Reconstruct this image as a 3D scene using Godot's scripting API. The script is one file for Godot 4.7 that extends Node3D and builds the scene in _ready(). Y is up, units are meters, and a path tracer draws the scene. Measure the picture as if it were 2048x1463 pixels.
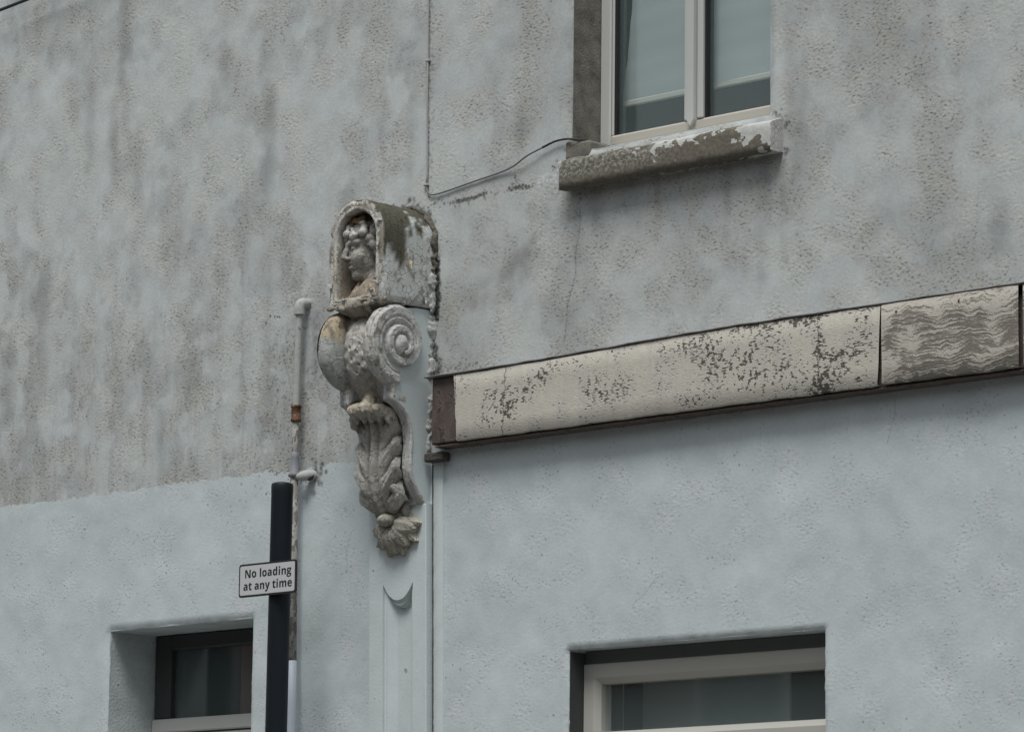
extends Node3D

# A weathered shop-front wall: painted roughcast, a scrolled console bracket with a carved head,
# a peeling fascia board, windows, an old pipe and a sign on its post. Metres, y up, the wall at z = 0.

var rng := RandomNumberGenerator.new()
var used := {}
var M := {}

# ---------------------------------------------------------------- naming
func numbered(called: String) -> String:
	if not used.has(called):
		used[called] = 0
		return called
	used[called] += 1
	return "%s_%03d" % [called, used[called]]

func tag(o: Node, label: String, category: String, group := "", kind := "") -> Node:
	if label: o.set_meta("label", label)
	if category: o.set_meta("category", category)
	if group: o.set_meta("group", group)
	if kind: o.set_meta("kind", kind)
	return o

func thing(called: String, label: String, category: String, at := Vector3.ZERO, group := "") -> Node3D:
	var o := Node3D.new()
	o.name = numbered(called)
	o.position = at
	add_child(o, true)
	tag(o, label, category, group)
	return o

func part(parent: Node, called: String, mesh: Mesh, mat: Material, at := Vector3.ZERO) -> MeshInstance3D:
	var o := MeshInstance3D.new()
	o.name = called if parent != self else numbered(called)
	o.mesh = mesh
	o.material_override = mat
	parent.add_child(o, true)
	o.position = at
	return o

# ---------------------------------------------------------------- shapes
func st_new() -> SurfaceTool:
	var st := SurfaceTool.new()
	st.begin(Mesh.PRIMITIVE_TRIANGLES)
	st.set_smooth_group(-1)
	return st

func tri(st: SurfaceTool, a: Vector3, b: Vector3, c: Vector3, out: Vector3) -> void:
	if (b - a).cross(c - a).dot(out) > 0.0:
		var t := b; b = c; c = t
	st.add_vertex(a); st.add_vertex(b); st.add_vertex(c)

func quad(st: SurfaceTool, a: Vector3, b: Vector3, c: Vector3, d: Vector3, out: Vector3) -> void:
	tri(st, a, b, c, out)
	tri(st, a, c, d, out)

func done(st: SurfaceTool) -> ArrayMesh:
	st.generate_normals()
	return st.commit()

# a box from lo to hi with chamfered edges
func add_box(st: SurfaceTool, lo: Vector3, hi: Vector3, bev := 0.003) -> void:
	var c := (lo + hi) / 2.0
	var h := (hi - lo) / 2.0
	var b: float = minf(bev, minf(h.x, minf(h.y, h.z)) * 0.6)
	var g := func(s: Vector3, ax: int) -> Vector3:
		var v := Vector3(s.x * (h.x - b), s.y * (h.y - b), s.z * (h.z - b))
		v[ax] = s[ax] * h[ax]
		return c + v
	for ax in 3:
		var a1 := (ax + 1) % 3
		var a2 := (ax + 2) % 3
		for s in [-1.0, 1.0]:
			var p := []
			for k in [[-1, -1], [1, -1], [1, 1], [-1, 1]]:
				var v := Vector3.ZERO
				v[ax] = s; v[a1] = k[0]; v[a2] = k[1]
				p.append(g.call(v, ax))
			var n := Vector3.ZERO
			n[ax] = s
			quad(st, p[0], p[1], p[2], p[3], n)
			for t in [-1.0, 1.0]:      # the chamfer between face ax and face a1
				var v1 := Vector3.ZERO
				v1[ax] = s; v1[a1] = t; v1[a2] = -1
				var v2 := v1
				v2[a2] = 1
				var nn := Vector3.ZERO
				nn[ax] = s; nn[a1] = t
				quad(st, g.call(v1, ax), g.call(v2, ax), g.call(v2, a1), g.call(v1, a1), nn)
	for sx in [-1.0, 1.0]:
		for sy in [-1.0, 1.0]:
			for sz in [-1.0, 1.0]:
				var v := Vector3(sx, sy, sz)
				tri(st, g.call(v, 0), g.call(v, 1), g.call(v, 2), v)

func box(lo: Vector3, hi: Vector3, bev := 0.003) -> ArrayMesh:
	var st := st_new()
	add_box(st, lo, hi, bev)
	return done(st)

# a smooth sheet: f(i, j) gives the point, tint(p) its colour; rows or columns may close on themselves
func sheet(nu: int, nv: int, f: Callable, flip := false, close_u := false, tint = null, uv = null, facets := false) -> ArrayMesh:
	var st := SurfaceTool.new()
	st.begin(Mesh.PRIMITIVE_TRIANGLES)
	st.set_smooth_group(-1 if facets else 0)
	for j in nv:
		for i in nu:
			var p: Vector3 = f.call(i, j)
			if tint != null: st.set_color(tint.call(p))
			if uv != null: st.set_uv(uv.call(p))
			st.add_vertex(p)
	var last := nu if close_u else nu - 1
	for j in nv - 1:
		for i in last:
			var a := j * nu + i
			var b := j * nu + (i + 1) % nu
			var c := a + nu
			var d := b + nu
			var q := [a, b, d, a, d, c]
			if flip: q = [a, d, b, a, c, d]
			for k in q: st.add_index(k)
	st.generate_normals()
	return st.commit()

func tube(pts: Array, r, sides := 10, caps := true) -> ArrayMesh:
	var st := SurfaceTool.new()
	st.begin(Mesh.PRIMITIVE_TRIANGLES)
	st.set_smooth_group(0)
	var up := Vector3(0.31, 0.2, 0.93)
	var n := pts.size()
	for i in n:
		var t: Vector3 = (pts[mini(i + 1, n - 1)] - pts[maxi(i - 1, 0)]).normalized()
		var s := t.cross(up).normalized()
		var w := s.cross(t).normalized()
		var rr: float = r[i] if r is Array else r
		for k in sides:
			var a := TAU * k / sides
			st.add_vertex(pts[i] + (s * cos(a) + w * sin(a)) * rr)
	for i in n - 1:
		for k in sides:
			var a := i * sides + k
			var b := i * sides + (k + 1) % sides
			for q in [a, b, b + sides, a, b + sides, a + sides]: st.add_index(q)
	if caps:
		for e in [0, n - 1]:
			st.add_vertex(pts[e])
			var c: int = n * sides + (0 if e == 0 else 1)
			for k in sides:
				var a: int = e * sides + k
				var b: int = e * sides + (k + 1) % sides
				for q in ([c, b, a] if e == 0 else [c, a, b]): st.add_index(q)
	st.generate_normals()
	return st.commit()

func smooth_path(pts: Array, step: float) -> Array:
	var c := Curve3D.new()
	var n := pts.size()
	for i in n:
		var t: Vector3 = (pts[mini(i + 1, n - 1)] - pts[maxi(i - 1, 0)]) / 6.0
		c.add_point(pts[i], -t, t)
	var out := []
	var l := c.get_baked_length()
	var k := maxi(2, int(l / step))
	for i in k + 1: out.append(c.sample_baked(l * i / k, true))
	return out

# lathe round the y axis: pairs of (radius, height)
func lathe(prof: Array, sides := 24) -> ArrayMesh:
	var f := func(i: int, j: int) -> Vector3:
		var a := TAU * i / sides
		return Vector3(cos(a) * prof[j][0], prof[j][1], sin(a) * prof[j][0])
	return sheet(sides, prof.size(), f, true, true)

func prism(st: SurfaceTool, poly: PackedVector2Array, at: Callable, a: float, b: float) -> void:
	# poly pushed along a third axis from a to b; at(p2, t) gives the point
	var idx := Geometry2D.triangulate_polygon(poly)
	var mid: Vector3 = at.call(poly[0], (a + b) / 2.0)
	var na: Vector3 = (at.call(poly[0], a) - mid).normalized()
	for i in range(0, idx.size(), 3):
		tri(st, at.call(poly[idx[i]], a), at.call(poly[idx[i + 1]], a), at.call(poly[idx[i + 2]], a), na)
		tri(st, at.call(poly[idx[i]], b), at.call(poly[idx[i + 1]], b), at.call(poly[idx[i + 2]], b), -na)
	var cw := Geometry2D.is_polygon_clockwise(poly)
	for i in poly.size():
		var p := poly[i]
		var q := poly[(i + 1) % poly.size()]
		var d := (q - p).normalized()
		var n2 := Vector2(d.y, -d.x) * (-1.0 if cw else 1.0)
		var out: Vector3 = at.call(p + n2, a) - at.call(p, a)
		quad(st, at.call(p, a), at.call(q, a), at.call(q, b), at.call(p, b), out)

# ---------------------------------------------------------------- a distance field and its mesh, for carved stone
class Field:
	var o: Vector3
	var h: float
	var n: Vector3i
	var v := PackedFloat32Array()
	func _init(lo: Vector3, hi: Vector3, cell: float) -> void:
		o = lo; h = cell
		n = Vector3i(((hi - lo) / cell).ceil()) + Vector3i.ONE
		v.resize(n.x * n.y * n.z)
		v.fill(0.05)
	func span(lo: Vector3, hi: Vector3) -> Array:
		var a := Vector3i(((lo - o) / h).floor()).clamp(Vector3i.ZERO, n - Vector3i.ONE)
		var b := Vector3i(((hi - o) / h).ceil()).clamp(Vector3i.ZERO, n - Vector3i.ONE)
		return [a, b]
	func put(i: int, d: float, k: float) -> void:
		var e := v[i]
		var m := maxf(k - absf(e - d), 0.0)
		v[i] = minf(e, d) - m * m / (4.0 * k)
	func capsule(a: Vector3, b: Vector3, ra: float, rb: float, k := 0.006) -> void:
		var R := Vector3.ONE * (maxf(ra, rb) + k + 3.0 * h)
		var s := span(a.min(b) - R, a.max(b) + R)
		var ab := b - a
		var l2 := maxf(ab.length_squared(), 1e-9)
		for z in range(s[0].z, s[1].z + 1):
			for y in range(s[0].y, s[1].y + 1):
				for x in range(s[0].x, s[1].x + 1):
					var p := o + Vector3(x, y, z) * h
					var t := clampf((p - a).dot(ab) / l2, 0.0, 1.0)
					put((z * n.y + y) * n.x + x, p.distance_to(a + ab * t) - lerpf(ra, rb, t), k)
	func ellipsoid(c: Vector3, r: Vector3, k := 0.006, turn := Basis.IDENTITY, cut := false) -> void:
		var R := Vector3.ONE * (maxf(r.x, maxf(r.y, r.z)) + k + 3.0 * h)
		var s := span(c - R, c + R)
		var rm := minf(r.x, minf(r.y, r.z))
		var inv := turn.inverse()
		for z in range(s[0].z, s[1].z + 1):
			for y in range(s[0].y, s[1].y + 1):
				for x in range(s[0].x, s[1].x + 1):
					var p := inv * (o + Vector3(x, y, z) * h - c)
					var l := (p / r).length()
					var d := l * (l - 1.0) / maxf((p / (r * r)).length(), 1e-6) if l > 0.05 else -rm
					var i := (z * n.y + y) * n.x + x
					if cut:
						var e := v[i]
						var m := maxf(k - absf(e + d), 0.0)
						v[i] = maxf(e, -d) + m * m / (4.0 * k)
					else:
						put(i, d, k)
	func mesh(rough := 0.0, tint = null) -> ArrayMesh:
		if rough > 0.0:
			var nz := FastNoiseLite.new()
			nz.seed = 5
			nz.frequency = 45.0
			nz.fractal_octaves = 2
			for z in n.z:
				for y in n.y:
					for x in n.x:
						var i := (z * n.y + y) * n.x + x
						if absf(v[i]) < 0.015: v[i] += rough * nz.get_noise_3d(o.x + x * h, o.y + y * h, o.z + z * h)
		var st := SurfaceTool.new()
		st.begin(Mesh.PRIMITIVE_TRIANGLES)
		st.set_smooth_group(0)
		var id := {}
		var count := 0
		var step := [1, n.x, n.x * n.y]
		var corner := []
		for k in 8: corner.append((k & 1) * step[0] + (k >> 1 & 1) * step[1] + (k >> 2 & 1) * step[2])
		for z in n.z - 1:
			for y in n.y - 1:
				for x in n.x - 1:
					var i := (z * n.y + y) * n.x + x
					var neg := 0
					for k in 8:
						if v[i + corner[k]] < 0.0: neg += 1
					if neg == 0 or neg == 8: continue
					var sum := Vector3.ZERO
					var m := 0
					for e in [[0, 1], [2, 3], [4, 5], [6, 7], [0, 2], [1, 3], [4, 6], [5, 7], [0, 4], [1, 5], [2, 6], [3, 7]]:
						var a := v[i + corner[e[0]]]
						var b := v[i + corner[e[1]]]
						if (a < 0.0) == (b < 0.0): continue
						var pa := Vector3(e[0] & 1, e[0] >> 1 & 1, e[0] >> 2 & 1)
						var pb := Vector3(e[1] & 1, e[1] >> 1 & 1, e[1] >> 2 & 1)
						sum += pa.lerp(pb, a / (a - b))
						m += 1
					var p := o + (Vector3(x, y, z) + sum / m) * h
					if tint != null: st.set_color(tint.call(p))
					st.add_vertex(p)
					id[i] = count
					count += 1
		for i in id:
			var x: int = i % n.x
			var y: int = i / n.x % n.y
			var z: int = i / (n.x * n.y)
			for ax in 3:
				var j: int = i + step[ax]
				if (v[i] < 0.0) == (v[j] < 0.0): continue
				var s1: int = step[(ax + 1) % 3]
				var s2: int = step[(ax + 2) % 3]
				var at := [x, y, z]
				if at[(ax + 1) % 3] == 0 or at[(ax + 2) % 3] == 0: continue
				var a: int = id.get(i - s1 - s2, -1)
				var b: int = id.get(i - s2, -1)
				var c: int = id.get(i, -1)
				var d: int = id.get(i - s1, -1)
				if a < 0 or b < 0 or c < 0 or d < 0: continue
				var q := [a, b, c, a, c, d]
				if v[i] < 0.0: q = [a, c, b, a, d, c]
				for k in q: st.add_index(k)
		st.generate_normals()
		return st.commit()

# ---------------------------------------------------------------- textures
func noise(seed_: int, freq: float, w: int, h: int, oct := 4, type := FastNoiseLite.TYPE_SIMPLEX_SMOOTH, gain := 0.5) -> PackedByteArray:
	var n := FastNoiseLite.new()
	n.seed = seed_
	n.noise_type = type
	n.frequency = freq
	n.fractal_octaves = oct
	n.fractal_gain = gain
	if oct == 1: n.fractal_type = FastNoiseLite.FRACTAL_NONE
	var im := n.get_image(w, h)
	im.convert(Image.FORMAT_L8)
	return im.get_data()

func stretched(seed_: int, freq: float, w: int, h: int, sx: int, sy: int, oct := 3) -> PackedByteArray:
	var n := FastNoiseLite.new()
	n.seed = seed_
	n.noise_type = FastNoiseLite.TYPE_SIMPLEX_SMOOTH
	n.frequency = freq
	n.fractal_octaves = oct
	var im := n.get_image(maxi(2, w / sx), maxi(2, h / sy))
	im.convert(Image.FORMAT_L8)
	im.resize(w, h, Image.INTERPOLATE_CUBIC)
	return im.get_data()

func rgb8(d: PackedByteArray, w: int, h: int) -> ImageTexture:
	return ImageTexture.create_from_image(Image.create_from_data(w, h, false, Image.FORMAT_RGB8, d))

func grey8(d: PackedByteArray, w: int, h: int) -> ImageTexture:
	return ImageTexture.create_from_image(Image.create_from_data(w, h, false, Image.FORMAT_L8, d))

func lin(r: float, g: float, b: float) -> Color:
	return Color(r, g, b).linear_to_srgb()

func flat(r: float, g: float, b: float, rough := 0.8, spec := 0.4) -> StandardMaterial3D:
	var m := StandardMaterial3D.new()
	m.albedo_color = lin(r, g, b)
	m.roughness = rough
	m.metallic_specular = spec
	return m

const WX := -3.1
const WY := 6.6
const WW := 6.6
const WH := 4.7
const TW := 2048
const TH := 1458

func wall_px(x: float, y: float) -> Vector2:
	return Vector2((x - WX) / WW * TW, (WY - y) / WH * TH)

func wall_material() -> StandardMaterial3D:
	var w := TW
	var h := TH
	var A := noise(11, 0.0042, w, h, 4)
	var S := stretched(12, 0.021, w, h, 1, 9, 3)
	var S2 := stretched(13, 0.055, w, h, 1, 14, 2)
	var C := noise(14, 0.017, w, h, 4)
	var D := noise(15, 0.16, w, h, 3, FastNoiseLite.TYPE_SIMPLEX)
	var P := stretched(16, 0.30, w, h, 2, 1, 2)
	var Q := noise(17, 0.013, w, h, 3)
	var R := stretched(18, 0.24, w, h, 2, 1, 3)
	var G := noise(19, 0.45, w, h, 1, FastNoiseLite.TYPE_VALUE)
	var col := PackedByteArray()
	col.resize(w * h * 3)
	var hgt := PackedByteArray()
	hgt.resize(w * h)
	# linear to sRGB bytes by table
	var tab := PackedByteArray()
	tab.resize(1024)
	for i in 1024: tab[i] = int(clampf(Color(i / 1023.0, 0, 0).linear_to_srgb().r * 255.0 + 0.5, 0, 255))
	var border := (WY - 3.893) / WH * h
	var seam := (0.1 - WX) / WW * w
	for y in h:
		var Y := WY - WH * y / h
		var down := clampf((5.5 - Y) / 1.2, 0.0, 1.0)
		var foot := clampf((4.25 - Y) / 0.4, 0.0, 1.0)
		for x in w:
			var i := y * w + x
			var a := A[i] / 255.0
			var c := C[i] / 255.0
			var d := D[i] / 255.0
			var q := Q[i] / 255.0
			var p := P[i] / 255.0
			var r := R[i] / 255.0
			var g := G[i] / 255.0
			var cr: float
			var cg: float
			var cb: float
			var hh: float
			var wob := (c - 0.5) * 9.0 + (d - 0.5) * 4.0
			var patch := smoothstep(0.520, 0.545, a * 0.7 + c * 0.3) - smoothstep(0.40, 0.375, q * 0.6 + c * 0.4)
			if y + wob < border:
				var s := S[mini(i + int((c - 0.5) * 40.0) + 20, w * h - 1)] / 255.0
				var s2 := S2[mini(i + int((c - 0.5) * 14.0) + 8, w * h - 1)] / 255.0
				var t: float
				if x < seam:
					t = 0.5 * a + 0.34 * s * (0.6 + 0.6 * down) + 0.26 * c + 0.2 * foot * s2
					t += 0.13 * smoothstep(0.50, 0.535, s + 0.25 * (c - 0.5)) * (0.35 + 0.65 * down)
					t += 0.10 * smoothstep(0.52, 0.56, s2 + 0.2 * (c - 0.5)) * down - 0.06
				else:
					t = 0.66 * a + 0.14 * s + 0.24 * c + 0.055
				t = smoothstep(0.30, 0.92, t)
				var warm := q
				cr = lerpf(0.535, 0.402, t) + 0.03 * (warm - 0.5)
				cg = lerpf(0.562, 0.410, t)
				cb = lerpf(0.556, 0.400, t) - 0.04 * (warm - 0.4)
				var k := 1.0 + (g - 0.5) * 0.08 + (d - 0.5) * 0.12 - (0.05 if x < seam else 0.03) * patch
				if x < seam:
					k += 0.10 * down * smoothstep(0.525, 0.545, s2 * 0.5 + s * 0.5 + 0.10 * (c - 0.5)) - 0.05 * down
				var rg := smoothstep(0.35, 0.70, q * 0.7 + c * 0.3)
				var pit := smoothstep(0.335, 0.235, p) * smoothstep(0.36, 0.62, q * 0.45 + t * 0.25 + c * 0.3)
				k *= 1.0 - 0.52 * pit
				cr *= k; cg *= k; cb *= k
				hh = 0.44 + (0.12 + 0.34 * rg) * (r - 0.5) + (0.08 + 0.14 * rg) * (d - 0.5) - 0.22 * pit + 0.12 * (c - 0.5)
			else:
				var k := 1.0 + (g - 0.5) * 0.05 + (d - 0.5) * 0.06 + (a - 0.5) * 0.15 + (c - 0.5) * 0.11 - 0.025 * patch
				var rg := smoothstep(0.40, 0.72, q * 0.6 + c * 0.4)
				var pit := smoothstep(0.275, 0.19, p) * smoothstep(0.47, 0.63, q * 0.6 + c * 0.4)
				k *= 1.0 - 0.40 * pit
				var mauve := smoothstep(0.55, 0.8, c * 0.5 + q * 0.5) * 0.014
				cr = (0.552 + mauve) * k
				cg = (0.611 - mauve * 0.3) * k
				cb = (0.622 + mauve * 0.4) * k
				hh = 0.50 + (0.10 + 0.26 * rg) * (r - 0.5) + (0.06 + 0.08 * rg) * (d - 0.5) - 0.16 * pit + 0.10 * (c - 0.5)
			var j := i * 3
			col[j] = tab[int(clampf(cr, 0.0, 1.0) * 1023.0)]
			col[j + 1] = tab[int(clampf(cg, 0.0, 1.0) * 1023.0)]
			col[j + 2] = tab[int(clampf(cb, 0.0, 1.0) * 1023.0)]
			hgt[i] = int(clampf(hh, 0.0, 1.0) * 255.0)
	# marks with a shape of their own: spots(path, width, darkness, chance, jitter)
	var mark := func(x: float, y: float, rad: float, f: Color, amount: float, sink: float) -> void:
		var c := wall_px(x, y)
		var rp := maxf(rad / WW * TW, 0.6)
		for yy in range(int(c.y - rp - 1), int(c.y + rp + 2)):
			for xx in range(int(c.x - rp - 1), int(c.x + rp + 2)):
				if xx < 0 or yy < 0 or xx >= w or yy >= h: continue
				var dist := Vector2(xx + 0.5 - c.x, yy + 0.5 - c.y).length()
				var k := clampf(rp + 0.5 - dist, 0.0, 1.0) * amount
				if rp > 2.6: k = amount * smoothstep(rp + 0.5, rp * 0.2, dist)
				var i := yy * w + xx
				k *= clampf(0.65 + (D[i] / 255.0 - 0.45) * 2.0, 0.3, 1.0)
				for e in 3: col[i * 3 + e] = int(lerpf(col[i * 3 + e], f[e] * 255.0, k))
				hgt[i] = int(clampf(hgt[i] - sink * k * 255.0, 0, 255))
	var along := func(pts: Array, rad: float, f: Color, amount: float, sink: float, chance: float, jit: float) -> void:
		for i in pts.size() - 1:
			var n := int(pts[i].distance_to(pts[i + 1]) / 0.004) + 1
			for k in n:
				if rng.randf() > chance: continue
				var p: Vector2 = pts[i].lerp(pts[i + 1], float(k) / n)
				mark.call(p.x + rng.randfn(0, jit), p.y + rng.randfn(0, jit), rad * rng.randf_range(0.5, 1.3), f, amount, sink)
	var dark_grey := Color(0.36, 0.355, 0.34)
	var dark := Color(0.43, 0.425, 0.41)
	# the broken ridge of old render between the console and the sill
	along.call([Vector2(0.12, 4.909), Vector2(0.20, 4.902), Vector2(0.35, 4.888), Vector2(0.50, 4.90), Vector2(0.62, 4.893), Vector2(0.72, 4.90), Vector2(0.82, 4.93)], 0.006, dark, 0.45, 0.2, 0.35, 0.006)
	along.call([Vector2(0.27, 4.890), Vector2(0.36, 4.893), Vector2(0.44, 4.907)], 0.007, dark_grey, 0.85, 0.3, 0.95, 0.0025)
	along.call([Vector2(0.56, 4.902), Vector2(0.62, 4.905), Vector2(0.68, 4.899)], 0.006, dark_grey, 0.8, 0.3, 0.8, 0.004)
	for b in [[0.15, 4.905], [0.185, 4.898], [0.25, 4.897], [0.265, 4.89], [0.60, 4.93], [0.59, 4.92], [0.80, 4.95], [0.84, 4.93]]:
		for k in 4: mark.call(b[0] + rng.randfn(0, 0.012), b[1] + rng.randfn(0, 0.009), rng.randf_range(0.003, 0.007), dark_grey, 0.7, 0.2)
	# hairline crack under the sill
	var cp := [Vector2(0.952, 4.835), Vector2(0.945, 4.78), Vector2(0.955, 4.72), Vector2(0.940, 4.65), Vector2(0.928, 4.58), Vector2(0.932, 4.52), Vector2(0.905, 4.44), Vector2(0.888, 4.40), Vector2(0.885, 4.34), Vector2(0.868, 4.24)]
	along.call(cp, 0.0022, dark_grey, 0.65, 0.25, 1.0, 0.0018)
	for k in 9:
		var hp := Vector2(rng.randf_range(-2.6, 3.0), rng.randf_range(2.7, 3.8))
		var ang := rng.randf_range(-0.5, 0.5) + (PI / 2 if k % 2 else 0.0)
		var line := [hp]
		for e in rng.randi_range(3, 8):
			ang += rng.randfn(0, 0.35)
			line.append(line[-1] + Vector2(cos(ang), sin(ang)) * rng.randf_range(0.02, 0.05))
		along.call(line, 0.0016, Color(0.45, 0.47, 0.48), 0.5, 0.12, 0.8, 0.0012)
	# the joint behind the cable, and the grime round the console
	along.call([Vector2(0.102, 6.55), Vector2(0.104, 5.75), Vector2(0.110, 4.98), Vector2(0.116, 4.92)], 0.0035, dark, 0.6, 0.3, 0.9, 0.002)
	along.call([Vector2(0.118, 5.9), Vector2(0.122, 5.0)], 0.006, dark, 0.4, 0.1, 0.25, 0.012)
	along.call([Vector2(-0.12, 4.90), Vector2(0.0, 4.93), Vector2(0.10, 4.88), Vector2(0.16, 4.74), Vector2(0.17, 4.45)], 0.012, dark_grey, 0.55, 0.1, 0.55, 0.012)
	along.call([Vector2(0.165, 4.66), Vector2(0.172, 4.52), Vector2(0.168, 4.42)], 0.016, Color(0.2, 0.2, 0.2), 0.85, 0.2, 0.9, 0.006)
	along.call([Vector2(0.15, 4.36), Vector2(0.165, 4.26), Vector2(0.17, 4.20)], 0.02, Color(0.25, 0.25, 0.25), 0.7, 0.2, 0.6, 0.014)
	along.call([Vector2(0.16, 4.225), Vector2(0.30, 4.215), Vector2(0.42, 4.215)], 0.010, dark_grey, 0.5, 0.1, 0.35, 0.010)
	along.call([Vector2(-0.14, 4.5), Vector2(-0.14, 3.9)], 0.02, Color(0.46, 0.45, 0.42), 0.35, 0.0, 0.4, 0.03)
	# rain runs: grey ones from the sill ends and from roughnesses, washed pale ones between
	for e in [[1.975, 4.83, 0.42], [1.9, 4.83, 0.25], [0.93, 4.83, 0.30], [1.35, 4.83, 0.22], [1.70, 4.83, 0.3], [1.91, 6.5, 1.4], [0.885, 6.5, 1.4]]:
		along.call([Vector2(e[0], e[1]), Vector2(e[0] + 0.01, e[1] - e[2])], 0.022, Color(0.51, 0.505, 0.49), 0.028, 0.0, 0.8, 0.007)
		along.call([Vector2(e[0], e[1]), Vector2(e[0] + 0.01, e[1] - e[2] * 0.5)], 0.014, Color(0.49, 0.485, 0.47), 0.03, 0.0, 0.8, 0.006)
	for k in 46:
		var x0 := rng.randf_range(WX, 0.05) if k % 3 else rng.randf_range(0.2, 3.4)
		var y0 := rng.randf_range(4.2, 6.3)
		var ln := rng.randf_range(0.15, 0.7)
		var pale := k % 2 == 0
		along.call([Vector2(x0, y0), Vector2(x0 + rng.randfn(0, 0.012), maxf(y0 - ln, 3.91))], rng.randf_range(0.02, 0.05), Color(0.79, 0.81, 0.81) if pale else Color(0.53, 0.53, 0.51), 0.03, 0.0, 0.8, 0.012)
	# dirt at the sill ends and round the old pipe fittings
	for b in [[0.90, 5.0, 0.03], [0.93, 4.985, 0.025], [1.99, 4.85, 0.010], [1.99, 4.95, 0.010], [1.95, 5.0, 0.012]]:
		for k in 12: mark.call(b[0] + rng.randfn(0, b[2]), b[1] + rng.randfn(0, b[2] * 0.7), rng.randf_range(0.003, 0.009), dark_grey, 0.5, 0.15)
	along.call([Vector2(-0.535, 4.54), Vector2(-0.532, 4.40), Vector2(-0.545, 4.20)], 0.016, Color(0.43, 0.43, 0.43), 0.30, 0.0, 0.5, 0.01)
	for k in 26: mark.call(-0.50 + rng.randfn(0, 0.03), 3.87 + rng.randfn(0, 0.03), rng.randf_range(0.006, 0.02), dark_grey, 0.6, 0.1)
	for k in 240:
		mark.call(-0.70 + rng.randfn(0, 0.10), 4.5 - 0.7 * rng.randf(), rng.randf_range(0.002, 0.007), dark, 0.6, 0.2)
	# clusters of small pits where the top coat has worn through
	for k in 170:
		var cx := rng.randf_range(WX, WX + WW)
		var cy := rng.randf_range(3.95, 6.5)
		var sp := rng.randf_range(0.02, 0.07)
		for e in rng.randi_range(5, 16):
			mark.call(cx + rng.randfn(0, sp), cy + rng.randfn(0, sp * 1.4), rng.randf_range(0.0014, 0.0036), dark, 0.55, 0.25)
	for k in 130:
		var cx := rng.randf_range(WX, WX + WW)
		var cy := rng.randf_range(2.4, 3.85)
		for e in rng.randi_range(2, 7):
			mark.call(cx + rng.randfn(0, 0.04), cy + rng.randfn(0, 0.03), rng.randf_range(0.0015, 0.004), Color(0.40, 0.42, 0.43), 0.6, 0.2)
	# a dull patch of different paint right of the console, worn pale scallops on the left
	for e in [[0.55, 4.54, 0.20, 0.075], [0.62, 4.62, 0.10, 0.04]]:
		for k in 160:
			var u := rng.randf_range(-1, 1)
			var v := rng.randf_range(-1, 1)
			if u * u + v * v < 1.0: mark.call(e[0] + u * e[2], e[1] + v * e[3] + u * 0.07, 0.022, Color(0.60, 0.60, 0.59), 0.10, 0.0)
	for e in [[-1.05, 4.66, 0.16, 0.10], [-0.72, 4.60, 0.20, 0.06], [-0.80, 4.50, 0.09, 0.10], [0.75, 4.76, 0.30, 0.09], [-1.9, 4.62, 0.10, 0.2]]:
		for k in 260:
			var u := rng.randf_range(-1, 1)
			var v := rng.randf_range(-1, 1)
			if u * u + v * v < 1.0: mark.call(e[0] + u * e[2], e[1] + v * e[3] - absf(u) * 0.05, 0.02, Color(0.80, 0.815, 0.815), 0.12, -0.01)
	# flaked patches in the roughcast
	for k in 12: mark.call(-0.79 + rng.randfn(0, 0.022), 4.545 + rng.randfn(0, 0.008), 0.006, dark_grey if k % 2 else Color(0.85, 0.86, 0.86), 0.8, 0.2)
	for k in 30: mark.call(0.77 + rng.randfn(0, 0.05), 4.92 + rng.randfn(0, 0.012), 0.008, Color(0.84, 0.85, 0.85), 0.8, -0.1)
	var m := StandardMaterial3D.new()
	m.albedo_texture = rgb8(col, w, h)
	m.roughness = 0.92
	m.metallic_specular = 0.3
	m.heightmap_enabled = true
	m.heightmap_texture = grey8(hgt, w, h)
	m.heightmap_scale = 0.30
	return m

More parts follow.
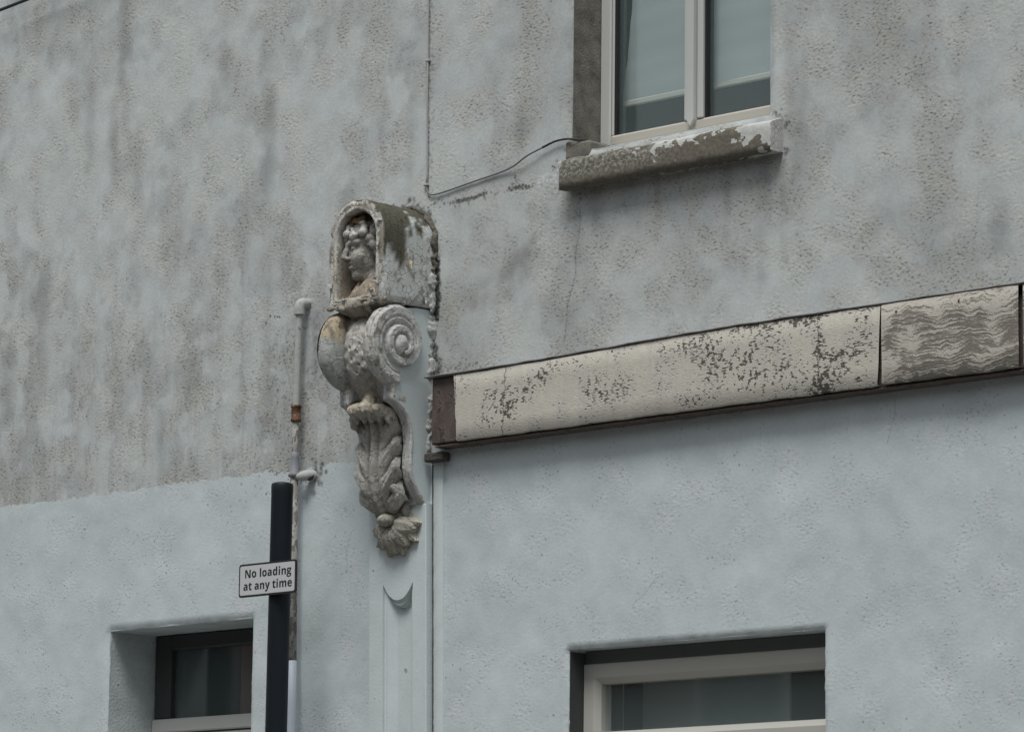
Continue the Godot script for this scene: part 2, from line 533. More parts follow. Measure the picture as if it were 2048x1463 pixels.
# a tile of paint over stone or wood: chips show the ground colour, cracks run between them
func paint_tile(size: int, seed_: int, freq: float, thr: float, paint: Color, under: Color, sx: int, sy: int, mottle := 0.16, crack := 0.0) -> Array:
	var n := FastNoiseLite.new()
	n.seed = seed_
	n.frequency = freq
	n.fractal_octaves = 4
	var im := n.get_seamless_image(size / sx, size / sy)
	im.convert(Image.FORMAT_L8)
	im.resize(size, size, Image.INTERPOLATE_CUBIC)
	var A := im.get_data()
	n.seed = seed_ + 1
	n.frequency = 0.012
	im = n.get_seamless_image(size, size)
	im.convert(Image.FORMAT_L8)
	var B := im.get_data()
	n.seed = seed_ + 2
	n.frequency = 0.11
	n.fractal_octaves = 2
	im = n.get_seamless_image(size, size)
	im.convert(Image.FORMAT_L8)
	var C := im.get_data()
	var X := A
	if crack > 0.0:
		n.noise_type = FastNoiseLite.TYPE_CELLULAR
		n.cellular_return_type = FastNoiseLite.RETURN_DISTANCE2_SUB
		n.cellular_jitter = 1.0
		n.fractal_type = FastNoiseLite.FRACTAL_NONE
		n.frequency = 0.028
		n.domain_warp_enabled = true
		n.domain_warp_amplitude = 14.0
		n.domain_warp_frequency = 0.03
		im = n.get_seamless_image(size, size)
		im.convert(Image.FORMAT_L8)
		X = im.get_data()
	var col := PackedByteArray()
	col.resize(size * size * 3)
	var hgt := PackedByteArray()
	hgt.resize(size * size)
	for i in size * size:
		var a := A[i] / 255.0
		var b := B[i] / 255.0
		var c := C[i] / 255.0
		var t := a * 0.62 + 0.19 + (b - 0.5) * 0.72 + (c - 0.5) * 0.08
		var chip := smoothstep(thr - 0.012, thr + 0.012, t)
		var k := 1.0 + mottle * (c - 0.5) + mottle * 1.6 * (b - 0.5)
		if crack > 0.0: chip = maxf(chip, crack * smoothstep(0.10, 0.045, X[i] / 255.0) * smoothstep(0.36, 0.55, b))
		var f := paint.lerp(under, chip)
		if chip < 0.5 and t > thr - 0.035: k *= 1.10
		col[i * 3] = int(clampf(Color(f.r * k, 0, 0).linear_to_srgb().r, 0, 1) * 255)
		col[i * 3 + 1] = int(clampf(Color(f.g * k, 0, 0).linear_to_srgb().r, 0, 1) * 255)
		col[i * 3 + 2] = int(clampf(Color(f.b * k, 0, 0).linear_to_srgb().r, 0, 1) * 255)
		hgt[i] = int(clampf(0.62 - 0.42 * chip + 0.22 * (c - 0.5) + (0.12 if chip < 0.5 and t > thr - 0.05 else 0.0), 0, 1) * 255)
	return [rgb8(col, size, size), grey8(hgt, size, size)]

func tile_material(t: Array, per_metre: float, relief: float, vertex := true, rough := 0.85) -> StandardMaterial3D:
	var m := StandardMaterial3D.new()
	m.albedo_texture = t[0]
	m.uv1_triplanar = true
	m.uv1_world_triplanar = true
	m.uv1_triplanar_sharpness = 4.0
	m.uv1_scale = Vector3.ONE * per_metre
	m.roughness = rough
	m.metallic_specular = 0.35
	m.heightmap_enabled = relief > 0.0
	if relief > 0.0:
		m.heightmap_texture = t[1]
		m.heightmap_scale = relief
	m.vertex_color_use_as_albedo = vertex
	return m

const FX := 0.36
const FW := 3.34
func fascia_material() -> StandardMaterial3D:
	var w := 2048
	var h := 176
	var N := stretched(31, 0.24, w, h, 4, 1, 4)
	var K := noise(32, 0.010, w, h, 3)
	var C := noise(33, 0.05, w, h, 3)
	var D := noise(34, 0.3, w, h, 2, FastNoiseLite.TYPE_SIMPLEX)
	var V := stretched(35, 0.045, w, h, 1, 12, 2)
	var L := stretched(36, 0.13, w, h, 22, 1, 5)
	var col := PackedByteArray()
	col.resize(w * h * 3)
	var hgt := PackedByteArray()
	hgt.resize(w * h)
	# where the paint has come off: (x, y up the board 0..1, rx metres, ry, strength)
	var worn := [[0.62, 0.30, 0.05, 0.25, 0.16], [0.74, 0.55, 0.05, 0.18, 0.30], [0.66, 0.38, 0.045, 0.14, 0.30], [0.84, 0.72, 0.04, 0.15, 0.28], [0.54, 0.18, 0.05, 0.15, 0.2], [0.56, 0.62, 0.08, 0.25, 0.10], [0.95, 0.84, 0.10, 0.12, 0.08],
		[1.10, 0.55, 0.05, 0.3, 0.13], [1.22, 0.42, 0.10, 0.2, 0.17], [1.70, 0.55, 0.20, 0.35, 0.13], [1.62, 0.12, 0.08, 0.1, 0.2], [1.95, 0.80, 0.20, 0.15, 0.09], [1.90, 0.96, 0.20, 0.06, 0.26], [2.22, 0.62, 0.03, 0.4, 0.22], [2.23, 0.10, 0.05, 0.14, 0.34], [2.33, 0.45, 0.10, 0.16, 0.24], [2.12, 0.93, 0.05, 0.1, 0.3], [2.40, 0.10, 0.04, 0.1, 0.22], [2.05, 0.2, 0.2, 0.2, 0.08], [1.85, 0.45, 0.12, 0.3, 0.07], [1.55, 0.85, 0.15, 0.12, 0.15], [2.0, 0.35, 0.2, 0.25, 0.05], [2.3, 0.25, 0.10, 0.2, 0.15], [2.42, 0.6, 0.05, 0.3, 0.14], [2.25, 0.97, 0.25, 0.05, 0.24]]
	for y in h:
		var v := 1.0 - float(y) / h
		for x in w:
			var X := FX + FW * x / w
			var i := y * w + x
			var n := N[i] / 255.0
			var k := K[i] / 255.0
			var c := C[i] / 255.0
			var d := D[i] / 255.0
			var s := V[i] / 255.0
			var bare := 0.0
			var t := n + (k - 0.5) * 0.34 + (d - 0.5) * 0.06
			var pr := 0.575
			var pg := 0.545
			var pb := 0.475
			if X < 2.507:
				for e in worn:
					var dx: float = (X - e[0]) / e[2]
					if dx > 2.2 or dx < -2.2: continue
					var dy: float = (v - e[1]) / e[3]
					var q := dx * dx + dy * dy
					if q < 4.0:
						t += e[4] * exp(-q)
						t += (c - 0.5) * (1.1 if e[4] >= 0.26 else 0.7) * exp(-q)
				bare = smoothstep(0.815, 0.84, t)
				var grey := smoothstep(0.40, 0.75, k * 0.6 + s * 0.5) * 0.5
				pr = lerpf(pr, 0.52, grey); pg = lerpf(pg, 0.50, grey); pb = lerpf(pb, 0.46, grey)
			else:
				var l := L[clampi(y + int((k - 0.5) * 26.0 + (c - 0.5) * 3.0), 0, h - 1) * w + x] / 255.0
				var ww := smoothstep(1.02, 0.72, v) * smoothstep(2.50, 2.72, X + (v - 0.2) * 0.1 + (k - 0.5) * 0.3)
				bare = smoothstep(0.34, 0.66, (l - 0.47) * 1.35 + (n - 0.5) * 0.65 + ww * (0.34 + 0.8 * (k - 0.25)) + (d - 0.5) * 0.7 + (c - 0.5) * 0.3) * 0.78
				pr = 0.52; pg = 0.49; pb = 0.43
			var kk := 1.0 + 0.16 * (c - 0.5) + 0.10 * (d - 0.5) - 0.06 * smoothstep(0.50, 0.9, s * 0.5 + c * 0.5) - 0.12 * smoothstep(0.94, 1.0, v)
			var wr := 0.115 + 0.06 * (d - 0.5)
			var wg := 0.102 + 0.055 * (d - 0.5)
			var wb := 0.088 + 0.05 * (d - 0.5)
			if bare < 0.5 and t > 0.79 and X < 2.507: kk *= 1.10
			for e in 3:
				var a: float = [pr, pg, pb][e] * kk
				col[i * 3 + e] = int(clampf(Color(lerpf(a, [wr, wg, wb][e], bare), 0, 0).linear_to_srgb().r, 0, 1) * 255)
			hgt[i] = int(clampf(0.6 - 0.4 * bare + 0.15 * (n - 0.5) + 0.08 * (d - 0.5) + (0.12 if bare < 0.5 and t > 0.78 else 0.0), 0, 1) * 255)
	# splits: one at 0.65 m, one at 2.2 m, a nail or two
	for sp in [[0.63, 0.0, 1.0, 7.0], [2.215, 0.0, 0.85, 4.0], [0.36, 0.0, 1.0, 0.0]]:
		var x0: float = (sp[0] - FX) / FW * w
		for y in h:
			var v := 1.0 - float(y) / h
			if v > sp[2]: continue
			var x := clampi(int(x0 + sin(y * 0.11) * 2.0 + sin(y * 0.31) * 1.5 - (v - 0.5) * -sp[3]), 0, w - 2)
			if D[y * w + x] < 165:
				for q in 2:
					for e in 3: col[(y * w + x + q) * 3 + e] = 60
					hgt[y * w + x + q] = 20
	for nl in [[2.44, 0.86], [2.58, 0.88], [2.86, 0.90], [1.2, 0.9]]:
		var cx := int((nl[0] - FX) / FW * w)
		var cy := int((1.0 - nl[1]) * h)
		for yy in range(-3, 4):
			for xx in range(-3, 4):
				if xx * xx + yy * yy > 8: continue
				var i := (cy + yy) * w + cx + xx
				col[i * 3] = 105 if nl[0] > 2.8 else 80
				col[i * 3 + 1] = 68; col[i * 3 + 2] = 58
	var m := StandardMaterial3D.new()
	m.albedo_texture = rgb8(col, w, h)
	m.roughness = 0.75
	m.metallic_specular = 0.35
	m.heightmap_enabled = true
	m.heightmap_texture = grey8(hgt, w, h)
	m.heightmap_scale = 0.5
	return m

# concrete sill with the last of its white paint: u along the sill, v up its face
func sill_material() -> StandardMaterial3D:
	var w := 768
	var h := 160
	var N := noise(41, 0.022, w, h, 4)
	var C := noise(42, 0.06, w, h, 3)
	var D := noise(43, 0.35, w, h, 2, FastNoiseLite.TYPE_SIMPLEX)
	var col := PackedByteArray()
	col.resize(w * h * 3)
	var hgt := PackedByteArray()
	hgt.resize(w * h)
	for y in h:
		var v := 1.0 - float(y) / h       # 0..0.62 the face, above it the top
		for x in w:
			var i := y * w + x
			var X := float(x) / w
			var n := N[i] / 255.0
			var d := D[i] / 255.0
			var c := C[i] / 255.0
			var t := n * 0.55 + v * 0.75
			t += 0.55 * smoothstep(0.80, 0.90, X + (n - 0.5) * 0.12) * smoothstep(0.15, 0.45, v + (n - 0.5) * 0.5)
			t += 0.5 * smoothstep(0.93, 0.965, X + (n - 0.5) * 0.05)
			t += 0.4 * smoothstep(0.035, 0.01, X + (n - 0.5) * 0.03)
			t -= 0.30 * smoothstep(0.42, 0.15, X)
			t += 0.18 * smoothstep(0.30, 0.5, X) * smoothstep(0.75, 0.6, X)
			var paint := smoothstep(0.80, 0.815, t)
			# lichen-like specks of white left on the left half
			paint = maxf(paint, smoothstep(0.62, 0.70, d * 0.6 + c * 0.5) * smoothstep(0.62, 0.35, X) * smoothstep(0.1, 0.4, v) * 0.8)
			var g := 1.0 + 0.5 * (c - 0.5) + 0.25 * (d - 0.5)
			var cr := lerpf(0.165 * g, 0.52 * (1.0 + 0.15 * (c - 0.5)), paint)
			var cg := lerpf(0.150 * g, 0.525 * (1.0 + 0.15 * (c - 0.5)), paint)
			var cb := lerpf(0.122 * g, 0.50 * (1.0 + 0.15 * (c - 0.5)), paint)
			col[i * 3] = int(clampf(Color(cr, 0, 0).linear_to_srgb().r, 0, 1) * 255)
			col[i * 3 + 1] = int(clampf(Color(cg, 0, 0).linear_to_srgb().r, 0, 1) * 255)
			col[i * 3 + 2] = int(clampf(Color(cb, 0, 0).linear_to_srgb().r, 0, 1) * 255)
			hgt[i] = int(clampf(0.35 + 0.35 * paint + 0.2 * (d - 0.5) + 0.2 * (c - 0.5), 0, 1) * 255)
	var m := StandardMaterial3D.new()
	m.albedo_texture = rgb8(col, w, h)
	m.roughness = 0.9
	m.metallic_specular = 0.3
	m.heightmap_enabled = true
	m.heightmap_texture = grey8(hgt, w, h)
	m.heightmap_scale = 0.4
	return m

func materials() -> void:
	M.wall = wall_material()
	M.fascia = fascia_material()
	M.sill = sill_material()
	M.carved = tile_material(paint_tile(768, 61, 0.018, 0.76, Color(0.58, 0.59, 0.58), Color(0.34, 0.30, 0.25), 1, 1, 0.16, 0.7), 2.0, 0.8)
	M.worn = tile_material(paint_tile(768, 71, 0.020, 0.70, Color(0.58, 0.565, 0.53), Color(0.255, 0.225, 0.18), 1, 1, 0.3), 2.6, 0.6)
	M.stone = tile_material(paint_tile(768, 65, 0.018, 0.785, Color(0.56, 0.555, 0.54), Color(0.31, 0.285, 0.245), 1, 1, 0.30, 0.8), 2.2, 0.8)
	M.smooth = tile_material(paint_tile(512, 81, 0.020, 0.93, Color(0.572, 0.632, 0.640), Color(0.36, 0.35, 0.33), 1, 1, 0.06), 1.2, 0.2)
	M.render = tile_material(paint_tile(512, 91, 0.05, 0.90, Color(0.50, 0.55, 0.555), Color(0.30, 0.30, 0.29), 1, 1, 0.2), 1.0, 0.5)
	M.reveal = tile_material(paint_tile(512, 101, 0.012, 0.84, Color(0.175, 0.165, 0.142), Color(0.12, 0.11, 0.095), 1, 2, 0.5), 1.6, 0.4)
	M.wood = tile_material(paint_tile(512, 111, 0.03, 0.72, Color(0.115, 0.092, 0.082), Color(0.06, 0.05, 0.045), 1, 4, 0.4), 1.8, 0.5)
	M.pipe = tile_material(paint_tile(512, 121, 0.03, 0.80, Color(0.44, 0.455, 0.44), Color(0.20, 0.17, 0.14), 1, 2, 0.14), 3.0, 0.3)
	M.peel = tile_material(paint_tile(512, 131, 0.028, 0.56, Color(0.40, 0.395, 0.37), Color(0.18, 0.165, 0.15), 1, 3, 0.3), 2.2, 0.4)
	M.rust = tile_material(paint_tile(256, 141, 0.05, 0.62, Color(0.17, 0.085, 0.05), Color(0.20, 0.17, 0.14), 1, 1, 0.6), 6.0, 0.4)
	M.dark_grey = tile_material(paint_tile(256, 151, 0.04, 0.66, Color(0.085, 0.08, 0.072), Color(0.045, 0.043, 0.04), 1, 1, 0.5), 4.0, 0.4)
	M.upvc = flat(0.47, 0.46, 0.42, 0.4, 0.5)
	M.upvc_upper = flat(0.53, 0.535, 0.515, 0.35, 0.5)
	M.gasket = flat(0.02, 0.02, 0.022, 0.6)
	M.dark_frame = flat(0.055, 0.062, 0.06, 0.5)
	M.room = flat(0.14, 0.135, 0.13, 0.9)
	M.post = flat(0.011, 0.015, 0.020, 0.5, 0.35)
	M.sign_black = flat(0.028, 0.027, 0.03, 0.45)
	M.sign_white = flat(0.57, 0.58, 0.585, 0.4)
	M.cable = flat(0.035, 0.038, 0.042, 0.5)
	M.cable_pale = flat(0.40, 0.41, 0.40, 0.6)
	M.cable_grey = flat(0.19, 0.195, 0.195, 0.6)
	M.blind = flat(0.40, 0.475, 0.475, 0.8)
	M.blind.backlight_enabled = true
	M.blind.backlight = lin(0.10, 0.12, 0.12)
	M.curtain = flat(0.24, 0.155, 0.15, 0.9)
	M.net = flat(0.33, 0.37, 0.36, 0.9)
	M.lead = flat(0.17, 0.165, 0.16, 0.7)
	M.asphalt = flat(0.05, 0.05, 0.05, 0.9)
	M.paving = flat(0.22, 0.21, 0.20, 0.9)
	M.kerb = flat(0.26, 0.255, 0.25, 0.9)
	M.yellow = flat(0.55, 0.40, 0.06, 0.7)
	var g := StandardMaterial3D.new()
	g.transparency = BaseMaterial3D.TRANSPARENCY_ALPHA
	g.albedo_color = Color(0.75, 0.86, 0.86, 0.06)
	g.roughness = 0.03
	g.metallic_specular = 0.5
	M.glass = g

# ---------------------------------------------------------------- the wall
const HOLES := [[0.895, 1.910, 5.000, 6.450], [0.908, 2.173, 2.050, 3.058], [-1.796, -0.888, 2.050, 3.292]]

func wall_lines(lo: float, hi: float, step: float, fixed: Array) -> PackedFloat32Array:
	var out := PackedFloat32Array()
	var n := int((hi - lo) / step)
	for i in n + 1: out.append(lerpf(lo, hi, float(i) / n))
	for f in fixed:
		var best := 0
		for i in out.size():
			if absf(out[i] - f) < absf(out[best] - f): best = i
		out[best] = f
	return out

func wall_skin() -> ArrayMesh:
	var xs := wall_lines(WX, WX + WW, 0.016, [0.895, 1.910, 0.908, 2.173, -1.796, -0.888])
	var ys := wall_lines(WY - WH, WY, 0.016, [5.0, 6.45, 2.05, 3.058, 3.292])
	var nx := xs.size()
	var ny := ys.size()
	var low := FastNoiseLite.new()
	low.seed = 3
	low.frequency = 3.0
	low.fractal_octaves = 4
	var edge := FastNoiseLite.new()
	edge.seed = 4
	edge.frequency = 22.0
	edge.fractal_octaves = 3
	var V := PackedVector3Array()
	var U := PackedVector2Array()
	var I := PackedInt32Array()
	for j in ny:
		for i in nx:
			var x := xs[i]
			var y := ys[j]
			var z := 0.006 * low.get_noise_2d(x, y * 0.7)
			var uv := Vector2((x - WX) / WW, (WY - y) / WH)
			for q in HOLES:      # the edges of the openings are rounded over and ragged
				var dx := maxf(q[0] - x, x - q[1])
				var dy := maxf(q[2] - y, y - q[3])
				var d := maxf(dx, dy)
				if d > -0.001 and d < 0.03:
					if d < 0.001:
						z -= 0.010
						var e := edge.get_noise_2d(x, y) * 0.005
						if dx > dy: x += e * (1.0 if x > q[0] + 0.1 else -1.0)
						else: y += e
			V.append(Vector3(x, y, z))
			U.append(uv)
	for j in ny - 1:
		for i in nx - 1:
			var mx := (xs[i] + xs[i + 1]) / 2.0
			var my := (ys[j] + ys[j + 1]) / 2.0
			var skip := false
			for q in HOLES:
				if mx > q[0] and mx < q[1] and my > q[2] and my < q[3]: skip = true
			if skip: continue
			var a := j * nx + i
			I.append_array([a, a + nx, a + nx + 1, a, a + nx + 1, a + 1])
	var arr := []
	arr.resize(Mesh.ARRAY_MAX)
	arr[Mesh.ARRAY_VERTEX] = V
	arr[Mesh.ARRAY_TEX_UV] = U
	arr[Mesh.ARRAY_INDEX] = I
	var am := ArrayMesh.new()
	am.add_surface_from_arrays(Mesh.PRIMITIVE_TRIANGLES, arr)
	var st := SurfaceTool.new()
	st.create_from(am, 0)
	st.generate_normals()
	return st.commit()

# masonry behind the skin: its sides are the reveals
func wall_core(lo: Vector2, hi: Vector2, holes: Array, z0: float, z1: float) -> ArrayMesh:
	var st := st_new()
	var cuts := [lo.y, hi.y]
	for q in holes:
		for c in [q[2], q[3]]:
			if c > lo.y and c < hi.y and not cuts.has(c): cuts.append(c)
	cuts.sort()
	for k in cuts.size() - 1:
		var y0: float = cuts[k]
		var y1: float = cuts[k + 1]
		var gaps := []
		for q in holes:
			if q[2] < (y0 + y1) / 2.0 and q[3] > (y0 + y1) / 2.0: gaps.append(Vector2(q[0], q[1]))
		gaps.sort_custom(func(a, b): return a.x < b.x)
		var x := lo.x
		for gp in gaps:
			add_box(st, Vector3(x, y0, z0), Vector3(gp.x, y1, z1), 0.0)
			x = gp.y
		add_box(st, Vector3(x, y0, z0), Vector3(hi.x, y1, z1), 0.0)
	return done(st)

func bar(st: SurfaceTool, x0: float, x1: float, y0: float, y1: float, z0: float, z1: float, b := 0.006) -> void:
	add_box(st, Vector3(x0, y0, z0), Vector3(x1, y1, z1), b)

# a mitred rectangular frame with a sloping inner edge
func frame_mesh(x0: float, x1: float, y0: float, y1: float, w: float, z0: float, z1: float, slope: float) -> ArrayMesh:
	var st := st_new()
	var ring := func(d: float, z: float) -> Array:
		return [Vector3(x0 + d, y0 + d, z), Vector3(x1 - d, y0 + d, z), Vector3(x1 - d, y1 - d, z), Vector3(x0 + d, y1 - d, z)]
	var rings := [ring.call(0.0, z0), ring.call(0.0, z1 - 0.004), ring.call(0.004, z1), ring.call(w - slope, z1), ring.call(w, z1 - slope * 0.8), ring.call(w, z0)]
	var mid := Vector3((x0 + x1) / 2, (y0 + y1) / 2, 0)
	for k in rings.size() - 1:
		for e in 4:
			var a: Vector3 = rings[k][e]
			var b: Vector3 = rings[k][(e + 1) % 4]
			var c: Vector3 = rings[k + 1][(e + 1) % 4]
			var d: Vector3 = rings[k + 1][e]
			var away := ((a + b) / 2.0 - mid)
			away.z = 0
			var out := away if k < 2 else (Vector3(0, 0, 1) if k == 2 else -away)
			if k == 3: out = -away.normalized() + Vector3(0, 0, 1)
			quad(st, a, b, c, d, out)
	return done(st)

func build_house() -> void:
	var house := thing("rendered_building", "pale grey roughcast building with stained upper wall and three windows", "building")
	part(house, "wall", wall_skin(), M.wall).set_meta("label", "painted roughcast wall, streaked grey above and clean pale blue below")
	var core := part(house, "wall_masonry", wall_core(Vector2(WX, WY - WH), Vector2(WX + WW, WY), HOLES, -0.32, -0.0085), M.render)
	core.set_meta("label", "rendered masonry seen in the window reveals")
	part(house, "outer_wall", wall_core(Vector2(-7, 0), Vector2(7, 9), [[WX, WX + WW, WY - WH, WY]], -0.32, 0.0), M.render)
	var st := st_new()
	add_box(st, Vector3(-7, 0, -5.2), Vector3(7, 9, -5.0), 0)
	add_box(st, Vector3(-7.2, 0, -5.2), Vector3(-7.0, 9, 0), 0)
	add_box(st, Vector3(7.0, 0, -5.2), Vector3(7.2, 9, 0), 0)
	add_box(st, Vector3(0.3, 0, -5.0), Vector3(0.45, 9, -0.32), 0)
	part(house, "inner_wall", done(st), M.room)
	part(house, "roof", box(Vector3(-7.3, 9, -5.3), Vector3(7.3, 9.2, 0.25), 0.0), M.lead)
	st = st_new()
	add_box(st, Vector3(-7, 4.1, -5.0), Vector3(7, 4.3, -0.32), 0)
	add_box(st, Vector3(-7, 0.0, -5.0), Vector3(7, 0.1, -0.32), 0)
	add_box(st, Vector3(-7, 7.0, -5.0), Vector3(7, 7.1, -0.32), 0)
	part(house, "floor", done(st), M.room)

	# upper window: two lights, a roller blind hanging askew
	var w1 := Node3D.new()
	w1.name = "window"
	house.add_child(w1, true)
	w1.set_meta("label", "white framed two light window above the peeling sill, pale blind half down")
	var fz := -0.165
	st = st_new()
	bar(st, 0.897, 0.952, 5.045, 6.45, fz - 0.06, fz)
	bar(st, 1.853, 1.908, 5.045, 6.45, fz - 0.06, fz)
	bar(st, 0.954, 1.851, 6.40, 6.448, fz - 0.06, fz + 0.003)
	part(w1, "frame", done(st), M.upvc_upper)
	part(w1, "bottom_rail", box(Vector3(0.954, 5.042, fz - 0.06), Vector3(1.851, 5.088, fz + 0.003), 0.008), flat(0.50, 0.475, 0.42, 0.4))
	# mullion, pointed where its mitre meets the bottom rail
	st = st_new()
	var mp := PackedVector2Array([Vector2(1.372, 6.40), Vector2(1.372, 5.085), Vector2(1.390, 5.060), Vector2(1.408, 5.085), Vector2(1.408, 6.40)])
	prism(st, mp, func(p: Vector2, t: float) -> Vector3: return Vector3(p.x, p.y, t), fz - 0.058, fz + 0.022)
	part(w1, "mullion", done(st), M.upvc_upper)
	st = st_new()
	bar(st, 1.410, 1.440, 5.090, 6.40, fz - 0.055, fz + 0.006, 0.004)
	bar(st, 1.344, 1.370, 5.090, 6.40, fz - 0.055, fz + 0.006, 0.004)
	bar(st, 0.954, 0.966, 5.090, 6.40, fz - 0.05, fz - 0.006, 0.003)
	part(w1, "sash", done(st), M.upvc_upper)
	st = st_new()
	bar(st, 0.966, 0.976, 5.090, 6.40, fz - 0.05, fz - 0.010, 0.001)
	bar(st, 1.441, 1.449, 5.090, 6.40, fz - 0.05, fz - 0.006, 0.001)
	part(w1, "gasket", done(st), M.gasket)
	# the sloping wooden ledge under the frame
	st = st_new()
	prism(st, PackedVector2Array([Vector2(-0.06, 5.000), Vector2(-0.06, 5.012), Vector2(fz + 0.03, 5.040), Vector2(fz - 0.05, 5.0405), Vector2(fz - 0.05, 5.000)]), func(p: Vector2, t: float) -> Vector3: return Vector3(t, p.y, p.x), 0.99, 1.907)
	part(w1, "ledge", done(st), M.upvc)
	for g in [[0.970, 1.346], [1.442, 1.851]]:
		part(w1, "pane", box(Vector3(g[0], 5.085, fz - 0.034), Vector3(g[1], 6.41, fz - 0.028), 0.0), M.glass)
	var bl := func(i: int, j: int) -> Vector3:
		var v := j / 40.0
		var y := lerpf(5.243, 6.42, v)
		var left := 0.912 + 0.115 * pow(v, 0.55)
		var u := i / 60.0
		return Vector3(lerpf(left, 1.89, u), y, -0.262 - 0.008 * sin(u * 9.0 + v * 2.0) * (1.0 - v) + 0.0011 * sin(v * 31.0 + u * 2.0) + 0.0012 * sin(v * 77.0 - u * 5.0))
	part(w1, "blind", sheet(61, 41, bl), M.blind)
	part(w1, "blind_hem", box(Vector3(0.915, 5.222, -0.272), Vector3(1.888, 5.246, -0.254), 0.004), flat(0.52, 0.55, 0.50, 0.6))
	# sill under it: face and top in one bent sheet, a rough arris
	var rough := FastNoiseLite.new()
	rough.seed = 9
	rough.frequency = 14.0
	rough.fractal_octaves = 4
	var prof := [[-0.02, 4.846], [0.062, 4.842], [0.070, 4.845], [0.072, 4.870], [0.072, 4.90], [0.071, 4.925], [0.071, 4.948], [0.067, 4.954], [0.035, 4.966], [-0.01, 4.980], [-0.06, 4.996], [-0.10, 5.003]]
	var dv := [0.0, 0.0, 0.0, 0.13, 0.30, 0.43, 0.54, 0.62, 0.72, 0.82, 0.92, 1.0]
	var sf := func(i: int, j: int) -> Vector3:
		var x := lerpf(0.897, 1.978, i / 150.0)
		var n := rough.get_noise_2d(x, prof[j][1]) * 0.005
		var e := 0.0
		if i == 0 or i == 150: e = 0.006
		return Vector3(x, prof[j][1] + n, prof[j][0] + n - e)
	var sill := part(w1, "sill", sheet(151, prof.size(), sf, false, false, null, func(p: Vector3) -> Vector2:
		var v := (p.y - 4.84) / 0.115 * 0.62
		if p.z < 0.056: v = lerpf(0.62, 1.0, clampf((0.056 - p.z) / 0.16, 0, 1))
		return Vector2((p.x - 0.897) / 1.081, 1.0 - clampf(v, 0.005, 0.995))), M.sill)
	sill.set_meta("label", "grey concrete sill with white paint flaking off its face")
	for x in [0.8975, 1.9775]:
		st = st_new()
		var poly := PackedVector2Array()
		for q in prof: poly.append(Vector2(q[0] - 0.002, q[1]))
		prism(st, poly, func(p: Vector2, t: float) -> Vector3: return Vector3(t, p.y, p.x), x - 0.003, x + 0.003)
		part(w1, "sill_end", done(st), M.stone)
	# bare stone jamb on the left, and its foot on the sill
	part(w1, "jamb", box(Vector3(0.880, 5.0, -0.30), Vector3(0.8975, 6.449, -0.0125), 0.0), M.reveal)
	st = st_new()
	add_box(st, Vector3(0.872, 4.958, -0.12), Vector3(1.0, 5.040, 0.0045), 0.010)
	add_box(st, Vector3(0.866, 4.97, -0.12), Vector3(0.905, 5.055, 0.006), 0.012)
	part(w1, "jamb_foot", done(st), M.reveal)

	# lower right window: cream frame, deep dark head
	var w2 := Node3D.new()
	w2.name = "window"
	house.add_child(w2, true)
	w2.set_meta("label", "cream framed window low in the wall under the fascia board")
	fz = -0.085
	part(w2, "frame", frame_mesh(0.910, 2.171, 2.668, 3.006, 0.078, fz - 0.075, fz, 0.024), M.upvc)
	part(w2, "frame", frame_mesh(0.910, 2.171, 2.052, 2.666, 0.078, fz - 0.075, fz, 0.024), M.upvc)
	part(w2, "head_board", box(Vector3(0.910, 3.008, -0.16), Vector3(2.171, 3.056, -0.098), 0.0), flat(0.13, 0.145, 0.14, 0.6))
	part(w2, "pane", box(Vector3(0.985, 2.742, fz - 0.045), Vector3(2.096, 2.932, fz - 0.039), 0.0), M.glass)
	part(w2, "pane", box(Vector3(0.985, 2.127, fz - 0.045), Vector3(2.096, 2.592, fz - 0.039), 0.0), M.glass)
	part(w2, "net_curtain", box(Vector3(0.98, 2.06, -0.36), Vector3(1.72, 3.3, -0.35), 0.0), M.net)
	part(w2, "dark_reveal", box(Vector3(0.9065, 2.05, -0.31), Vector3(0.9105, 3.05, -0.0115), 0.0), M.dark_frame)  # thin dark sheet laid over the left reveal to give it a dark tone

	# lower left window: deep reveal, dark frame and a dark curtain
	var w3 := Node3D.new()
	w3.name = "window"
	house.add_child(w3, true)
	w3.set_meta("label", "dark window in a deep plain reveal behind the sign post")
	fz = -0.262
	st = st_new()
	bar(st, -1.794, -1.69, 2.93, 3.290, fz - 0.05, fz)
	bar(st, -0.98, -0.890, 2.93, 3.290, fz - 0.05, fz)
	bar(st, -1.688, -0.982, 3.225, 3.290, fz - 0.05, fz + 0.002)
	part(w3, "frame", done(st), M.dark_frame)
	st = st_new()
	bar(st, -1.794, -0.890, 2.868, 2.928, fz - 0.05, fz + 0.012)
	part(w3, "transom", done(st), M.upvc_upper)
	st = st_new()
	bar(st, -1.794, -0.890, 2.052, 2.862, fz - 0.05, fz + 0.004)
	part(w3, "lower_panel", done(st), M.upvc_upper)
	part(w3, "pane", box(Vector3(-1.69, 2.93, fz - 0.03), Vector3(-0.98, 3.225, fz - 0.024), 0.0), M.glass)
	part(w3, "curtain", box(Vector3(-1.40, 2.4, -0.42), Vector3(-0.9, 3.6, -0.41), 0.0), M.curtain)

# ---------------------------------------------------------------- the console
func tint_of(base: Color, f := 0.0, seed_ := 1) -> Callable:
	var n := FastNoiseLite.new()
	n.seed = seed_
	n.frequency = 9.0
	n.fractal_octaves = 4
	return func(p: Vector3) -> Color:
		var k := 1.0 + f * n.get_noise_3dv(p)
		return Color(base.r * k, base.g * k, base.b * k)

